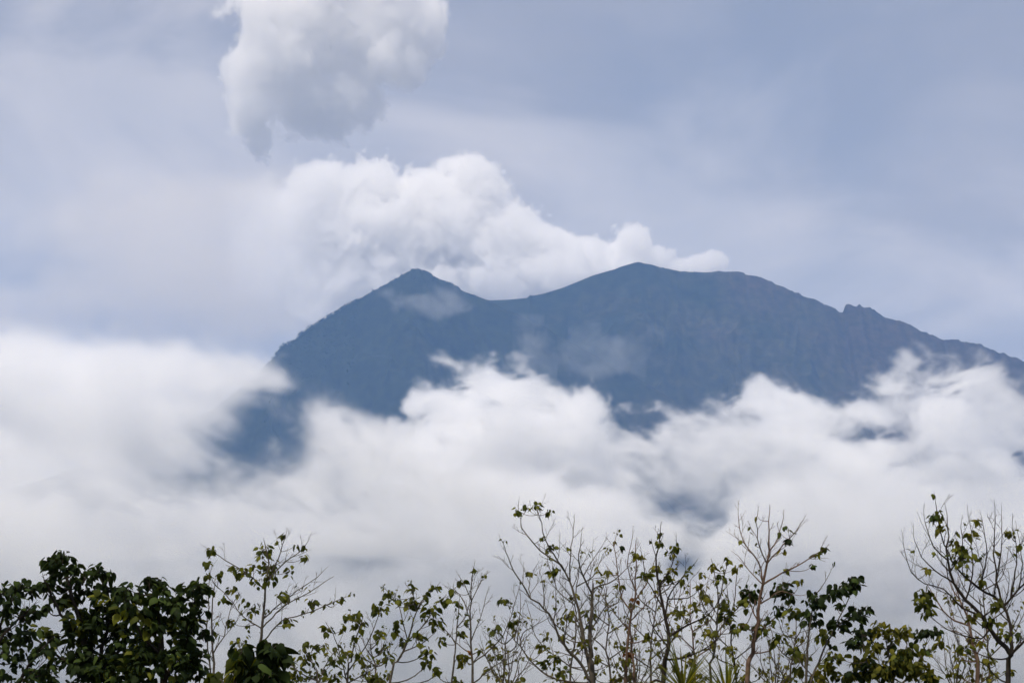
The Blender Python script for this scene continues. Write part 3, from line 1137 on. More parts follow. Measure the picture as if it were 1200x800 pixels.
def build_trees():
    # --- far left broadleaf tree, cut by the frame
    t = Tree('broadleaf_tree', 23.0, 'dark broadleaf tree leaning in at the far left edge of the trees', bark='dark', leaf='dark', lpx=14)
    t.limb([(-6, 800), (-10, 740), (-2, 700)], 8, 4, trunk=True)
    t.limb([(-6, 790), (-2, 745), (6, 715), (14, 697)], 4, 2, 0.2)
    t.limb([(15, 815), (27, 790), (40, 770), (52, 757)], 5, 2, -0.2, attach=False)
    t.limb([(-6, 770), (10, 735), (30, 718)], 4, 2, -0.2)
    t.dress(0.237, (0.2, 0.5), 2, 0.137)
    t.clusters([(4, 692, 12, 14), (22, 686, 14, 20), (14, 702, 10, 10), (36, 692, 7, 9), (8, 716, 12, 16), (30, 718, 12, 16), (42, 716, 5, 5), (2, 738, 12, 14), (20, 742, 12, 14),
                (8, 762, 14, 18), (24, 770, 12, 13), (36, 745, 9, 10), (50, 762, 12, 14), (4, 790, 14, 16), (30, 792, 12, 10), (55, 785, 12, 12)])
    t.finish()
    # --- dense dark tree, the highest of the left group
    t = Tree('broadleaf_tree', 24.0, 'dense dark broadleaf tree with the raised leafy top, left of the bright broad leaves', bark='dark', leaf='dark', lpx=14)
    t.limb([(112, 800), (100, 760), (90, 720), (82, 690), (72, 665)], 9, 3, trunk=True)
    t.limb([(105, 790), (124, 740), (128, 700), (118, 678)], 6, 2.5, 0.3)
    t.limb([(96, 750), (72, 720), (58, 692), (52, 680)], 5, 2, -0.3)
    t.limb([(108, 795), (140, 760), (152, 720)], 6, 3, 0.1)
    t.limb([(104, 795), (70, 770), (45, 750)], 5, 2, -0.1)
    t.dress(0.285, (0.2, 0.5), 2, 0.162)
    t.clusters([(60, 656, 9, 14), (74, 650, 9, 14), (68, 662, 9, 12), (86, 664, 7, 10), (62, 676, 8, 9), (52, 684, 6, 10), (82, 678, 11, 15), (100, 676, 10, 14), (116, 668, 10, 14), (128, 674, 7, 8), (128, 690, 8, 9), (54, 710, 5, 5),
                (60, 690, 8, 9), (98, 690, 10, 12), (112, 688, 9, 9)])
    t.mass([(85, 706, 24, 16), (112, 712, 28, 24), (70, 735, 34, 18), (110, 745, 34, 28), (60, 762, 26, 14), (140, 720, 26, 26), (142, 765, 26, 34)], 620, ['dark', 'dark', 'dark', 'mid'])
    t.mass([(75, 785, 44, 22), (112, 785, 30, 24), (95, 755, 40, 22), (140, 785, 24, 24)], 420, ['dark'])
    t.finish()
    t = Tree('broadleaf_tree', 22.0, 'broad dark tree with large drooping leaves beside the thin pale saplings', bark='dark', leaf='dark', lpx=15.5)
    t.limb([(192, 800), (190, 765), (186, 730), (184, 695)], 9, 3, trunk=True)
    t.limb([(192, 790), (215, 750), (228, 715), (226, 692)], 6, 2.5, 0.2)
    t.limb([(188, 770), (165, 740), (150, 712)], 5, 2, -0.2)
    t.dress(0.285, (0.2, 0.45), 2, 0.162)
    t.clusters([(176, 682, 8, 9), (188, 680, 8, 11), (196, 688, 6, 6), (150, 690, 10, 12), (164, 696, 9, 10), (218, 690, 9, 11), (232, 684, 10, 12), (244, 688, 5, 5), (226, 704, 12, 14), (240, 715, 5, 4), (140, 692, 8, 8), (208, 708, 8, 9), (240, 740, 7, 6), (236, 765, 8, 8)])
    t.mass([(165, 720, 28, 24), (196, 722, 26, 28), (190, 765, 36, 36), (222, 745, 18, 32), (160, 775, 26, 28), (226, 785, 14, 18), (190, 792, 44, 16)], 820, ['dark', 'dark', 'dark', 'dark', 'mid'])
    t.finish()
    # --- near bright big leaves
    t = Tree('broadleaf_bush', 15.0, 'near bush with big bright green leaves low between the saplings and dark trees', 'bush', 'grey', 'mid', lpx=26)
    t.limb([(275, 815), (276, 790), (285, 768)], 5, 3, trunk=True)
    t.limb([(276, 805), (300, 775), (318, 758)], 4, 2, 0.1)
    t.limb([(272, 808), (258, 795)], 3, 2, -0.1)
    t.clusters([(282, 780, 12, 12), (258, 797, 14, 10, 'mid'), (300, 778, 18, 24, 'dark'), (318, 758, 12, 14, 'dark'), (330, 768, 9, 8, 'dark'), (304, 796, 22, 22, 'dark'), (284, 760, 12, 8, 'dark'), (325, 790, 12, 12, 'dark')])
    t.finish()
    # --- thin pale saplings
    t = Tree('bare_sapling', 25.0, 'thin pale bare sapling with two upright stems beside the dark trees', 'sapling', 'grey', 'mid', lpx=9)
    t.limb([(250, 800), (249, 755), (249, 715), (251, 690)], 3.2, 1.2, trunk=True)
    t.limb([(249, 795), (243, 760), (243, 720), (245, 683)], 2.6, 1, -0.15)
    t.limb([(249, 770), (262, 745), (270, 715), (276, 702)], 1.6, 0.8, 0.1)
    t.dress(0.095, (0.2, 0.55), 2, 0.032, trunk_start=0.7)
    t.clusters([(257, 722, 2, 1, 'rust'), (255, 741, 5, 3)])
    t.finish()
    # --- slender leafy tree
    t = Tree('slender_tree', 26.0, 'slender upright tree, leafy at the top with bare branches reaching right', 'tree', 'grey', 'mid', lpx=10.5)
    t.limb([(301, 800), (304, 758), (309, 715), (312, 680), (315, 659), (311, 640)], 4.5, 1.4, trunk=True)
    t.limb([(310, 695), (290, 672), (264, 656), (249, 646)], 2, 0.9, 0.2)
    t.limb([(313, 680), (326, 655), (331, 638), (335, 626)], 2, 0.9, -0.2)
    t.limb([(313, 676), (335, 658), (349, 648), (359, 637)], 1.8, 0.8, 0.2)
    t.limb([(307, 735), (330, 712), (360, 695), (381, 681)], 2, 0.8, -0.2)
    t.limb([(308, 722), (340, 698), (372, 676)], 1.8, 0.8, 0.3)
    t.limb([(304, 757), (330, 728), (366, 716), (400, 701)], 2, 0.8, -0.3)
    t.limb([(306, 738), (285, 722), (268, 700), (258, 690)], 1.6, 0.8, 0.1)
    t.dress(0.123, (0.15, 0.42), 2, 0.062, trunk_start=0.6)
    t.clusters([(309, 642, 9, 11), (316, 664, 11, 18), (308, 652, 7, 7), (318, 675, 9, 9), (286, 670, 8, 9), (274, 667, 6, 6), (258, 672, 4, 4), (249, 644, 6, 7), (244, 660, 4, 4), (245, 674, 5, 5), (298, 680, 8, 5), (334, 627, 4, 4), (357, 652, 4, 6), (340, 668, 6, 5),
                (331, 697, 8, 8), (365, 706, 9, 11), (275, 690, 8, 7), (261, 702, 6, 4), (338, 729, 7, 6), (293, 710, 12, 10), (272, 728, 5, 5), (292, 728, 6, 3), (284, 750, 12, 9), (401, 701, 3, 3), (391, 704, 3, 2), (345, 640, 4, 3), (356, 640, 3, 2), (300, 663, 5, 4)])
    t.finish()
    # --- low leafy bushes and sparse trees, centre left
    t = Tree('leafy_bush', 27.0, 'low leafy bush just right of the slender upright tree', 'bush', 'grey', 'mid', lpx=10.5)
    t.limb([(372, 806), (370, 785), (360, 765)], 2.6, 1.2, trunk=True)
    t.limb([(372, 800), (384, 775), (396, 760)], 2, 1, 0.1)
    t.limb([(371, 800), (352, 788), (342, 778)], 2, 1, 0.1)
    t.dress(0.133, (0.1, 0.3), 2, 0.137, trunk_start=0.8)
    t.clusters([(358, 770, 11, 14), (350, 790, 12, 14), (377, 755, 7, 8), (358, 752, 3, 3), (392, 772, 10, 13), (336, 776, 8, 7), (372, 790, 10, 12), (392, 792, 11, 12), (368, 757, 4, 3), (335, 795, 9, 10)])
    t.finish()
    t = Tree('sparse_tree', 27.5, 'sparse young tree with a few leaf clumps, left of the taller sparse tree', 'tree', 'grey', 'mid', 'sparse young trees', lpx=10.5)
    t.limb([(407, 800), (411, 775), (418, 745), (424, 728)], 2.6, 1.1, trunk=True)
    t.limb([(408, 795), (398, 765), (390, 742), (385, 734)], 1.8, 0.8, 0.1)
    t.limb([(410, 785), (430, 755), (440, 730), (446, 715)], 2, 0.9, 0.2)
    t.limb([(412, 795), (435, 785), (452, 772)], 1.6, 0.8, -0.2)
    t.dress(0.142, (0.12, 0.38), 2, 0.072, trunk_start=0.75)
    t.clusters([(385, 735, 6, 7), (412, 722, 9, 13), (402, 733, 4, 4), (421, 731, 8, 9), (445, 712, 9, 14), (445, 744, 7, 7), (405, 765, 8, 9), (423, 772, 9, 13), (454, 769, 8, 10), (442, 792, 10, 9), (420, 718, 4, 4), (414, 745, 4, 3)])
    t.finish()
    t = Tree('sparse_tree', 26.0, 'sparse young tree with many drooping leaf clumps, left of the straight bare-stemmed tree', 'tree', 'grey', 'mid', 'sparse young trees', lpx=11)
    t.limb([(456, 800), (466, 775), (478, 750), (488, 715), (500, 697)], 3.2, 1.1, trunk=True)
    t.limb([(480, 745), (470, 720), (464, 705), (455, 694)], 1.6, 0.8, 0.2)
    t.limb([(487, 718), (484, 700), (483, 691)], 1.4, 0.8, -0.1)
    t.limb([(478, 752), (500, 728), (512, 705), (520, 700)], 1.8, 0.8, 0.2)
    t.limb([(490, 712), (502, 696), (511, 688)], 1.4, 0.8, 0.1)
    t.limb([(470, 768), (492, 755), (505, 745)], 1.6, 0.8, -0.2)
    t.dress(0.152, (0.12, 0.38), 2, 0.062, trunk_start=0.75)
    t.clusters([(464, 703, 5, 5), (454, 695, 4, 4), (483, 690, 6, 7), (480, 706, 9, 14), (497, 697, 5, 5), (510, 689, 5, 6), (505, 713, 8, 11), (520, 702, 6, 8), (511, 728, 9, 14), (465, 729, 5, 5), (463, 739, 4, 4), (490, 746, 9, 12), (501, 764, 8, 11), (474, 753, 4, 4),
                (501, 776, 6, 6), (513, 783, 5, 5), (496, 722, 5, 4)])
    t.finish()
    t = Tree('bare_sapling', 28.0, 'thin grey sapling with small leaf tufts just left of the straight bare-stemmed tree', 'sapling', 'grey', 'mid', lpx=9.5)
    t.limb([(530, 800), (533, 765), (535, 735), (538, 706)], 2.4, 1, trunk=True)
    t.limb([(534, 752), (524, 740), (516, 732)], 1.4, 0.7, 0.1)
    t.limb([(536, 735), (545, 722), (549, 712)], 1.4, 0.7, -0.1)
    t.dress(0.142, (0.12, 0.4), 2, 0.062, trunk_start=0.75)
    t.clusters([(537, 707, 5, 6), (546, 728, 4, 3), (540, 742, 5, 8), (516, 750, 5, 6), (511, 786, 6, 5), (534, 797, 7, 9)])
    t.finish()
    t = Tree('sparse_tree', 26.0, 'straight thin tree with rising bare branches and only a few leaves at centre left', 'tree', 'grey', 'mid', 'sparse young trees', lpx=10.5)
    t.limb([(554, 800), (552, 752), (551, 704), (554, 671)], 3.2, 1.0, trunk=True)
    t.limb([(551, 722), (544, 705), (538, 696), (531, 691)], 1.4, 0.7, 0.2)
    t.limb([(552, 702), (546, 688), (541, 679)], 1.3, 0.7, -0.1)
    t.limb([(552, 702), (561, 685), (569, 674)], 1.3, 0.7, 0.1)
    t.limb([(553, 748), (563, 722), (569, 700)], 1.5, 0.7, -0.2)
    t.limb([(555, 784), (580, 756), (597, 728), (607, 693)], 1.9, 0.7, 0.2)
    t.limb([(554, 794), (580, 780), (600, 768), (611, 752)], 1.7, 0.7, -0.2)
    t.limb([(552, 770), (534, 752), (520, 735)], 1.5, 0.7, 0.2)
    t.dress(0.123, (0.15, 0.42), 2, 0.022, trunk_start=0.65)
    t.clusters([(543, 772, 7, 14, 'yellow'), (579, 737, 7, 9), (589, 702, 5, 7), (601, 729, 4, 5), (606, 717, 2, 2, 'yellow'), (555, 668, 3, 4), (541, 679, 4, 4), (530, 691, 4, 4), (569, 674, 3, 2), (574, 750, 2, 2), (562, 761, 3, 3), (550, 763, 3, 2, 'rust')])
    t.finish()
    # --- the large spreading half-bare tree at centre
    t = Tree('spreading_tree', 25.0, 'large half bare tree at centre spreading long thin limbs up to the left', 'tree', 'grey', 'mid', lpx=9.5)
    t.limb([(695, 800), (692, 768), (692, 740), (694, 705), (695, 690)], 7, 3, trunk=True)
    t.limb([(693, 792), (686, 760), (678, 715), (667, 682), (657, 662), (643, 652), (624, 637), (612, 617), (608, 600)], 5, 0.9, 0.4)
    t.limb([(657, 663), (645, 643), (636, 622), (629, 592)], 2.4, 0.8, -0.2)
    t.limb([(667, 680), (668, 652), (671, 630), (673, 610)], 2.0, 0.8, 0.3)
    t.limb([(694, 695), (684, 675), (678, 658), (681, 629)], 2.6, 0.8, -0.3)
    t.limb([(682, 666), (694, 656), (706, 639)], 1.6, 0.7, 0.2)
    t.limb([(694, 798), (675, 770), (657, 749), (643, 719), (624, 701), (606, 677), (595, 653), (592, 643)], 4.2, 0.9, -0.4)
    t.limb([(690, 800), (664, 798), (642, 791), (621, 773), (611, 757), (613, 742), (622, 735), (637, 727)], 3, 0.8, 0.4)
    t.limb([(611, 756), (600, 746), (593, 738)], 1.5, 0.7, -0.1)
    t.limb([(612, 745), (608, 725), (610, 703)], 1.5, 0.7, 0.2)
    t.limb([(694, 692), (703, 686), (721, 679), (733, 667)], 2.4, 0.9, 0.3)
    t.limb([(693, 735), (706, 715), (720, 700)], 2, 0.8, -0.3)
    t.limb([(624, 700), (620, 680), (624, 672)], 1.4, 0.7, 0.1)
    t.limb([(645, 722), (652, 698), (649, 672)], 1.4, 0.7, 0.1)
    t.limb([(660, 752), (664, 725), (660, 700)], 1.6, 0.7, -0.2)
    t.limb([(686, 770), (680, 735), (672, 712)], 1.8, 0.7, 0.2)
    t.dress(0.104, (0.15, 0.46), 2, 0.019, start=0.12, trunk_start=0.62)
    t.clusters([(606, 597, 5, 5), (616, 594, 4, 4), (627, 591, 5, 6), (644, 599, 4, 5), (636, 630, 4, 3), (646, 641, 5, 5), (622, 671, 4, 5, 'yellow'), (649, 669, 6, 10), (666, 722, 9, 10, 'yellow'), (661, 746, 6, 7, 'yellow'), (636, 756, 5, 5, 'yellow'), (652, 770, 7, 9),
                (639, 777, 6, 9), (658, 786, 9, 13), (687, 716, 4, 4), (693, 732, 4, 4), (682, 752, 7, 5, 'yellow'), (675, 760, 5, 3, 'yellow'), (618, 770, 3, 2, 'yellow')])
    t.finish()
    # --- pinkish-stemmed sapling pair
    t = Tree('sparse_tree', 27.0, 'thin pinkish brown tree with a patch of rusty leaves right of the large spreading tree', 'tree', 'pink', 'yellow', lpx=9)
    t.limb([(733, 800), (735, 764), (738, 728), (744, 704), (746, 668), (745, 637)], 4, 0.9, trunk=True)
    t.limb([(744, 800), (741, 765), (738, 730)], 3, 2.4, 0.1, attach=False)
    t.limb([(740, 722), (728, 700), (724, 665), (720, 640), (721, 632)], 2, 0.8, 0.2)
    t.limb([(737, 734), (715, 712), (703, 694)], 1.6, 0.8, -0.2)
    t.limb([(744, 706), (757, 684), (766, 660)], 1.8, 0.8, 0.2)
    t.limb([(745, 690), (735, 660), (741, 630)], 1.6, 0.7, -0.2)
    t.limb([(740, 726), (760, 705), (776, 690)], 1.6, 0.7, 0.3)
    t.dress(0.114, (0.15, 0.42), 2, 0.027, trunk_start=0.7)
    t.clusters([(728, 641, 4, 5, 'dark'), (747, 650, 6, 11), (712, 669, 5, 6), (726, 686, 4, 5), (756, 675, 6, 8, 'mid'), (700, 668, 2, 2), (736, 765, 6, 8, 'rust'), (735, 774, 5, 6), (759, 746, 4, 5), (743, 700, 6, 3, 'rust'), (720, 634, 2, 2)])
    t.finish()
    # --- dark-stemmed tree
    t = Tree('dark_stemmed_tree', 24.0, 'tree with a crooked black stem and small yellow green leaf tufts', 'tree', 'dark', 'mid', lpx=9.5)
    t.limb([(777, 800), (780, 770), (784, 746), (780, 728), (774, 696), (770, 662), (774, 618)], 6, 0.9, trunk=True)
    t.limb([(779, 724), (783, 702), (798, 678), (814, 660)], 2.6, 0.8, 0.3)
    t.limb([(784, 748), (806, 732), (830, 720), (842, 704)], 3, 0.8, -0.3)
    t.limb([(778, 715), (764, 690), (756, 672), (752, 650)], 2.2, 0.8, 0.2)
    t.limb([(773, 690), (785, 668), (792, 640)], 2, 0.8, -0.2)
    t.limb([(779, 786), (802, 770), (830, 758), (848, 740)], 2.6, 0.8, 0.3)
    t.limb([(779, 792), (768, 796), (762, 800)], 3, 2, 0.1)
    t.limb([(782, 752), (766, 735), (758, 710)], 2, 0.8, 0.3)
    t.limb([(787, 695), (806, 700), (820, 690)], 1.6, 0.7, 0.2)
    t.dress(0.123, (0.15, 0.44), 2, 0.027, trunk_start=0.6)
    t.clusters([(775, 624, 4, 5), (773, 635, 4, 6), (792, 641, 6, 9), (785, 649, 5, 5, 'yellow'), (768, 666, 6, 7, 'yellow'), (787, 666, 5, 5, 'yellow'), (781, 677, 7, 12), (756, 674, 5, 6), (807, 669, 3, 3), (811, 661, 3, 3), (799, 678, 3, 3), (795, 716, 8, 9, 'yellow'), (759, 744, 4, 5)])
    t.finish()
    # --- spiky rosettes
    for (px, Y, label, dy, nb) in ((801, 22.0, 'spiky long-leaved pandanus clump at the foot of the black-stemmed tree', 10, 60), (852, 22.6, 'spiky long-leaved pandanus clump left of the pinkish tall tree', 16, 54)):
        rnd = random.Random(px)
        c = at(px, 800 + dy, Y)
        gz = float(ground_height(c.x, c.y))
        root = bpy.data.objects.new('pandanus', None)
        COL.objects.link(root)
        root.location = (c.x, c.y, gz)
        tag(root, label, 'plant', 'spiky pandanus clumps')
        tb = Tubes()
        h = c.z - gz
        tb.add([Vector((c.x, c.y, gz - 0.05)), Vector((c.x + 0.05, c.y, gz + h * 0.5)), Vector((c.x, c.y, c.z + 0.05))], [0.07, 0.055, 0.045], 8)
        tb.build('trunk', BARK['grey'], root, root.location)
        for k in range(nb):
            a = rnd.uniform(0, 6.283)
            el = rnd.uniform(0.1, 1.4)
            L = rnd.uniform(0.45, 0.8)
            d = Vector((math.cos(a) * math.cos(el), math.sin(a) * math.cos(el), math.sin(el)))
            sd = Vector((-math.sin(a), math.cos(a), 0))
            v, f = [], []
            q = Vector((0, 0, h))
            dd = d.copy()
            droop = rnd.uniform(0.02, 0.16)
            ns = 6
            for i in range(ns + 1):
                w = 0.011 * (1 - (i / ns) ** 1.6) + 0.0012
                nrm = sd.cross(dd).normalized()
                v += [tuple(q + sd * w + nrm * w * 0.5), tuple(q), tuple(q - sd * w + nrm * w * 0.5)]
                q = q + dd * (L / ns)
                dd = (dd + Vector((0, 0, -droop))).normalized()
            for i in range(ns):
                b = i * 3
                f += [(b, b + 1, b + 4, b + 3), (b + 1, b + 2, b + 5, b + 4)]
            me = bpy.data.meshes.new('leaf_blade')
            me.from_pydata(v, [], f)
            me.materials.append(LEAF[rnd.choice(['yellow', 'mid', 'mid'])])
            link_obj('leaf_blade', me, root)
    # --- leafy thin tree left of the pinkish one
    t = Tree('sparse_tree', 26.5, 'thin yellow green tree between the black-stemmed tree and the pinkish tall one', 'tree', 'grey', 'yellow', lpx=10)
    t.limb([(832, 800), (836, 765), (841, 720), (841, 690), (835, 660)], 3, 0.9, trunk=True)
    t.limb([(840, 705), (848, 680), (853, 656)], 1.6, 0.8, 0.2)
    t.limb([(839, 735), (824, 710), (818, 690)], 1.6, 0.8, -0.2)
    t.limb([(838, 745), (852, 725), (860, 705), (864, 668)], 1.8, 0.8, 0.2)
    t.dress(0.133, (0.12, 0.38), 2, 0.072, trunk_start=0.7)
    t.clusters([(853, 654, 4, 5, 'mid'), (835, 663, 4, 6), (847, 677, 8, 11, 'mid'), (861, 666, 4, 4), (822, 690, 8, 10), (829, 701, 5, 6), (853, 713, 10, 16, 'mid'), (849, 723, 9, 11, 'mid'), (835, 740, 10, 10), (813, 710, 5, 6), (822, 672, 4, 4), (862, 736, 6, 6, 'mid')])
    t.finish()
    # --- tall pinkish tree with bare crown
    t = Tree('tall_bare_tree', 26.0, 'tall pinkish stemmed tree with a fine bare crown above dark leaf clumps', 'tree', 'pink', 'mid', lpx=11.5)
    t.limb([(875, 800), (881, 765), (886, 738), (891, 698), (897, 672), (901, 645), (902, 598)], 6, 0.9, trunk=True)
    t.limb([(894, 682), (888, 657), (872, 636), (866, 618), (865, 603)], 2.2, 0.8, 0.3)
    t.limb([(898, 662), (890, 641), (887, 620), (888, 602)], 1.8, 0.8, -0.3)
    t.limb([(901, 648), (911, 630), (918, 607)], 1.8, 0.8, 0.2)
    t.limb([(899, 655), (918, 638), (930, 626), (937, 615)], 1.8, 0.8, -0.2)
    t.limb([(894, 682), (915, 672), (939, 660), (956, 649), (966, 643)], 2.4, 0.8, 0.3)
    t.limb([(893, 686), (878, 668), (866, 652)], 1.6, 0.7, 0.2)
    t.limb([(890, 712), (902, 700), (915, 692), (928, 696)], 2, 0.9, -0.2)
    t.limb([(888, 725), (880, 710), (878, 696)], 1.8, 0.9, 0.2)
    t.limb([(884, 748), (900, 730), (920, 715)], 2, 0.9, 0.3)
    t.dress(0.104, (0.15, 0.42), 2, 0.016, trunk_start=0.7)
    t.clusters([(925, 633, 4, 6, 'dark'), (919, 617, 3, 3, 'dark'), (915, 624, 2, 2), (919, 646, 4, 3, 'yellow'), (952, 662, 2, 3, 'dark'), (921, 666, 2, 2), (937, 680, 3, 4, 'yellow'), (957, 649, 4, 4), (966, 642, 3, 3), (869, 633, 1, 1), (886, 636, 1, 1), (888, 605, 2, 1),
                (880, 695, 12, 24, 'dark'), (915, 691, 12, 24, 'dark'), (927, 698, 7, 9, 'dark'), (912, 712, 9, 10, 'dark'), (930, 716, 8, 10), (891, 737, 8, 9), (912, 749, 9, 12), (870, 732, 6, 8), (903, 722, 6, 5), (872, 706, 8, 9)])
    t.finish()
    # --- pale-stemmed tree with dark clumps
    t = Tree('clumped_tree', 25.0, 'pale stemmed tree with heavy dark leaf clumps leaning right', 'tree', 'grey', 'dark', lpx=13)
    t.limb([(945, 800), (946, 770), (948, 738), (953, 712), (954, 702)], 3.4, 1.2, trunk=True)
    t.limb([(950, 800), (962, 768), (976, 738), (990, 710), (1000, 690)], 3, 1, 0.2, attach=False)
    t.limb([(978, 734), (992, 724), (1006, 716)], 1.8, 0.9, -0.1)
    t.limb([(953, 714), (966, 700), (981, 690)], 1.6, 0.8, 0.2)
    t.limb([(954, 702), (962, 688), (972, 672)], 1.2, 0.6, 0.1)
    t.limb([(946, 790), (936, 772), (930, 755)], 1.6, 0.8, 0.1)
    t.dress(0.152, (0.12, 0.38), 2, 0.072, trunk_start=0.75)
    t.clusters([(954, 702, 12, 20), (949, 723, 11, 17), (981, 692, 11, 22), (999, 682, 11, 24), (1003, 720, 11, 17), (1015, 714, 5, 7), (981, 731, 10, 15), (966, 743, 9, 12, 'mid'), (984, 708, 4, 5), (936, 782, 8, 10, 'yellow'), (936, 768, 6, 7, 'yellow'), (930, 758, 6, 7, 'mid'),
                (967, 782, 9, 11, 'yellow'), (974, 771, 6, 6, 'mid'), (958, 795, 10, 10, 'yellow')])
    t.finish()
    # --- dense yellow-green bush
    t = Tree('dense_bush', 25.0, 'dense yellow green bush at lower right between two trees', 'bush', 'grey', 'yellow', lpx=11.5)
    t.limb([(1045, 815), (1046, 790), (1040, 760)], 4, 2, trunk=True)
    t.limb([(1045, 810), (1070, 785), (1085, 755)], 3, 1.2, 0.2)
    t.limb([(1044, 810), (1020, 785), (1012, 755)], 3, 1.2, -0.2)
    t.limb([(1046, 790), (1060, 765), (1062, 745)], 2, 1, 0.2)
    t.dress(0.133, (0.2, 0.5), 2, 0.162, trunk_start=0.6)
    t.clusters([(1012, 742, 12, 18, 'dark'), (1000, 752, 8, 10, 'dark'), (1030, 735, 9, 12), (1045, 740, 9, 12), (1062, 738, 8, 10), (1078, 742, 9, 12, 'dark'), (1092, 738, 9, 12, 'dark'), (1102, 752, 8, 10), (978, 768, 7, 8, 'mid')], grow=1.2)
    t.mass([(1015, 772, 26, 28), (1045, 768, 28, 24), (1078, 772, 28, 28), (1050, 795, 50, 14), (990, 790, 16, 14)], 560, ['yellow', 'yellow', 'mid', 'dark'])
    t.finish()
    # --- big right-hand tree
    t = Tree('spreading_tree', 23.0, 'large black limbed tree at the right edge fanning many bare upright branches', 'tree', 'dark', 'mid', lpx=11.5)
    t.limb([(1181, 800), (1185, 768), (1170, 750), (1152, 722), (1132, 702), (1117, 683), (1111, 656), (1110, 628), (1110, 604)], 6.5, 0.9, trunk=True)
    t.limb([(1185, 768), (1183, 730), (1171, 705), (1147, 689), (1122, 665), (1107, 638), (1100, 615), (1097, 592)], 4.6, 0.9, 0.3)
    t.limb([(1184, 770), (1196, 755), (1215, 735)], 3.6, 2, -0.2)
    t.limb([(1182, 724), (1170, 690), (1165, 650), (1166, 602)], 3.4, 0.9, 0.4)
    t.limb([(1177, 710), (1193, 690), (1215, 672)], 3, 1.2, 0.2)
    t.limb([(1111, 658), (1094, 640), (1084, 612)], 2, 0.8, 0.2)
    t.limb([(1117, 683), (1096, 668), (1080, 652), (1072, 634)], 2.2, 0.8, -0.2)
    t.limb([(1148, 690), (1155, 660), (1156, 640), (1152, 615)], 2.2, 0.8, -0.2)
    t.limb([(1167, 690), (1172, 655), (1174, 612)], 2, 0.8, 0.3)
    t.limb([(1188, 695), (1191, 660), (1190, 635), (1186, 618)], 2.2, 0.8, 0.2)
    t.limb([(1195, 688), (1198, 660), (1194, 630)], 1.8, 0.8, 0.2)
    t.limb([(1132, 702), (1140, 672), (1139, 640), (1137, 615)], 2.2, 0.8, 0.3)
    t.limb([(1120, 672), (1128, 645), (1126, 618)], 1.8, 0.8, 0.1)
    t.limb([(1150, 720), (1128, 712), (1105, 690), (1085, 684), (1068, 670), (1060, 645)], 2.4, 0.8, -0.3)
    t.limb([(1165, 742), (1150, 748), (1120, 742), (1098, 728), (1080, 710)], 2, 0.8, 0.2)
    t.dress(0.114, (0.18, 0.5), 2, 0.017, start=0.12, trunk_start=0.68)
    t.clusters([(1098, 604, 7, 10), (1092, 604, 4, 5, 'dark'), (1103, 617, 6, 6, 'yellow'), (1128, 650, 13, 26), (1123, 637, 8, 9, 'yellow'), (1140, 626, 6, 8, 'yellow'), (1146, 608, 3, 3, 'yellow'), (1185, 622, 5, 6, 'yellow'), (1084, 696, 10, 17), (1086, 712, 9, 15), (1078, 704, 6, 8),
                (1087, 667, 3, 4, 'yellow'), (1149, 680, 4, 4, 'yellow'), (1167, 707, 8, 10, 'yellow'), (1161, 728, 9, 10), (1176, 743, 9, 11), (1168, 647, 3, 3, 'yellow'), (1140, 722, 6, 7, 'yellow'), (1155, 773, 9, 9, 'yellow'), (1131, 758, 7, 7), (1196, 638, 3, 3), (1190, 742, 6, 5)])
    t.finish()
    t = Tree('sparse_tree', 26.0, 'pinkish stemmed tree standing behind the black limbed tree at right', 'tree', 'pink', 'yellow', lpx=10)
    t.limb([(1147, 800), (1141, 760), (1133, 722), (1125, 703)], 5, 2, trunk=True)
    t.limb([(1134, 728), (1112, 722), (1096, 700), (1090, 690)], 2.4, 0.9, 0.2)
    t.limb([(1126, 706), (1116, 690), (1110, 672)], 1.8, 0.8, 0.2)
    t.limb([(1140, 757), (1126, 742), (1112, 738)], 1.6, 0.8, -0.2)
    t.limb([(1142, 765), (1155, 745), (1160, 722)], 1.8, 0.8, 0.2)
    t.dress(0.123, (0.15, 0.5), 2, 0.032, trunk_start=0.65)
    t.clusters([(1126, 770, 9, 9), (1118, 788, 9, 9), (1160, 790, 9, 9), (1148, 752, 6, 6), (1138, 790, 8, 8)])
    t.finish()
    # --- thin half-bare trees filling in behind
    for (px, Y, top, lean, bark, leaf, label) in (
            (668, 29.0, 655, 12, 'grey', 'yellow', 'thin half bare tree behind the large spreading tree at centre'),
            (716, 29.5, 690, -8, 'grey', 'yellow', 'thin bare tree between the large spreading tree and the rusty-leaved tree'),
            (762, 30.0, 668, 10, 'grey', 'yellow', 'thin bare tree between the rusty-leaved tree and the black-stemmed tree'),
            (815, 30.0, 685, -6, 'pink', 'yellow', 'thin bare tree just right of the black-stemmed tree'),
            (862, 30.0, 690, -10, 'dark', 'yellow', 'thin dark bare tree just left of the pinkish tall tree'),
            (925, 29.5, 725, 8, 'grey', 'yellow', 'thin half bare tree between the pinkish tall tree and the pale stemmed tree'),
            (1160, 29.0, 660, -8, 'grey', 'yellow', 'thin bare tree behind the black limbed tree at the right edge'),
            (590, 30.0, 735, 6, 'grey', 'yellow', 'low thin bare tree between the straight thin tree and the large spreading tree'),
            (440, 30.0, 745, -6, 'grey', 'mid', 'low thin tree behind the two sparse young trees at centre left')):
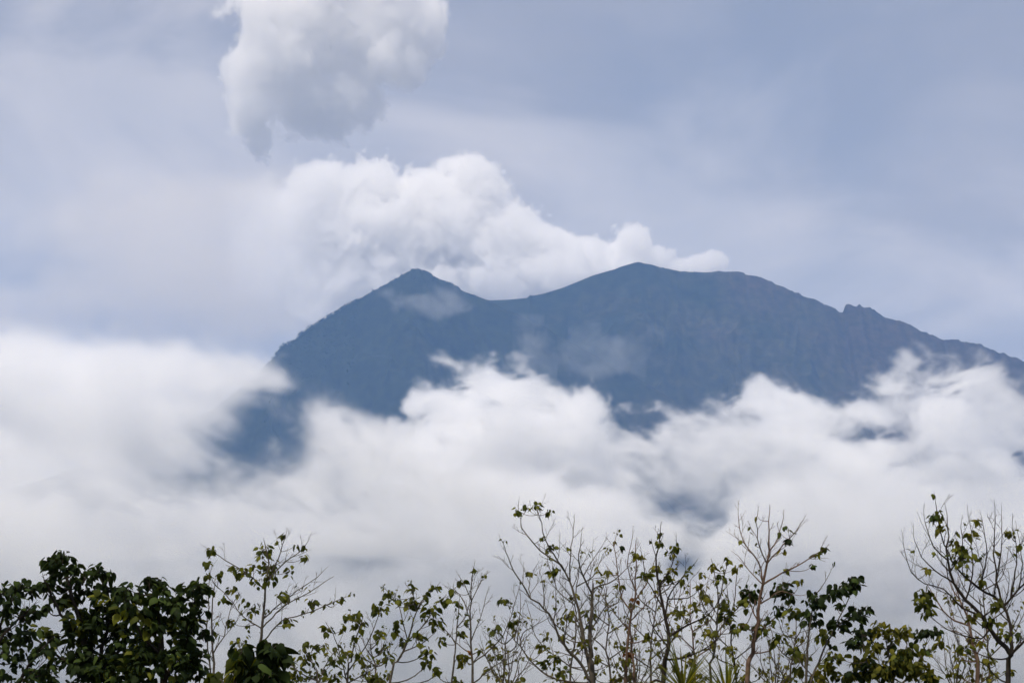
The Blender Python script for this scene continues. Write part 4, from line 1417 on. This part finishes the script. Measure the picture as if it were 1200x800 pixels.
        t = Tree('thin_tree', Y, label, 'tree', bark, leaf, 'thin bare trees', lpx=8.5)
        r = t.rnd
        h = 800 - top
        t.limb([(px, 800), (px + lean * 0.3 + r.uniform(-3, 3), 800 - h * 0.35), (px + lean * 0.6 + r.uniform(-3, 3), 800 - h * 0.7), (px + lean, top)], 2.6, 0.8, trunk=True)
        for k in range(6):
            f = 0.1 + 0.13 * k
            s = 1 if k % 2 else -1
            x0, y0 = px + lean * f, 800 - h * f
            L = h * (0.55 - 0.4 * f)
            t.limb([(x0, y0), (x0 + s * L * 0.5, y0 - L * 0.45), (x0 + s * L * r.uniform(0.6, 0.85), y0 - L * r.uniform(0.95, 1.2))], 1.6, 0.7, None)
        t.dress(0.10, (0.15, 0.42), 2, 0.11, trunk_start=0.62)
        t.clusters([(px + lean * f + r.uniform(-1, 1) * h * 0.3, 800 - h * f, r.uniform(4, 9), r.randint(3, 8)) for f in (0.0, 0.05, 0.1, 0.15, 0.2, 0.28, 0.38, 0.5, 0.7)])
        t.finish()
    # --- bare shrubs low in the middle
    for (px, Y, w, label) in ((745, 28.0, 36, 'bare twiggy shrub low between the rusty-leaved and the black-stemmed tree'), (908, 28.5, 38, 'bare twiggy shrub low behind the tall pinkish tree'), (595, 28.5, 30, 'bare twiggy shrub low left of the large spreading tree'),
                              (1120, 28.0, 26, 'bare twiggy shrub low behind the yellow green bush')):
        t = Tree('bare_shrub', Y, label, 'shrub', 'grey', 'yellow', 'bare shrubs', lpx=8)
        r = t.rnd
        t.limb([(px, 812), (px + 2, 785), (px - 1, 762)], 2.2, 0.8, trunk=True)
        for k in range(6):
            s = (k - 2.5) / 2.5
            t.limb([(px + s * 3, 808), (px + s * w * 0.6, 785), (px + s * w * 0.9 + r.uniform(-4, 4), 752 + abs(s) * 12 + r.uniform(-8, 8))], 1.8, 0.7, None)
        t.dress(0.104, (0.15, 0.45), 2, 0.037, trunk_start=0.8)
        t.finish()


build_trees()
print('trees', round(time.time() - T0, 1), len(bpy.data.objects))
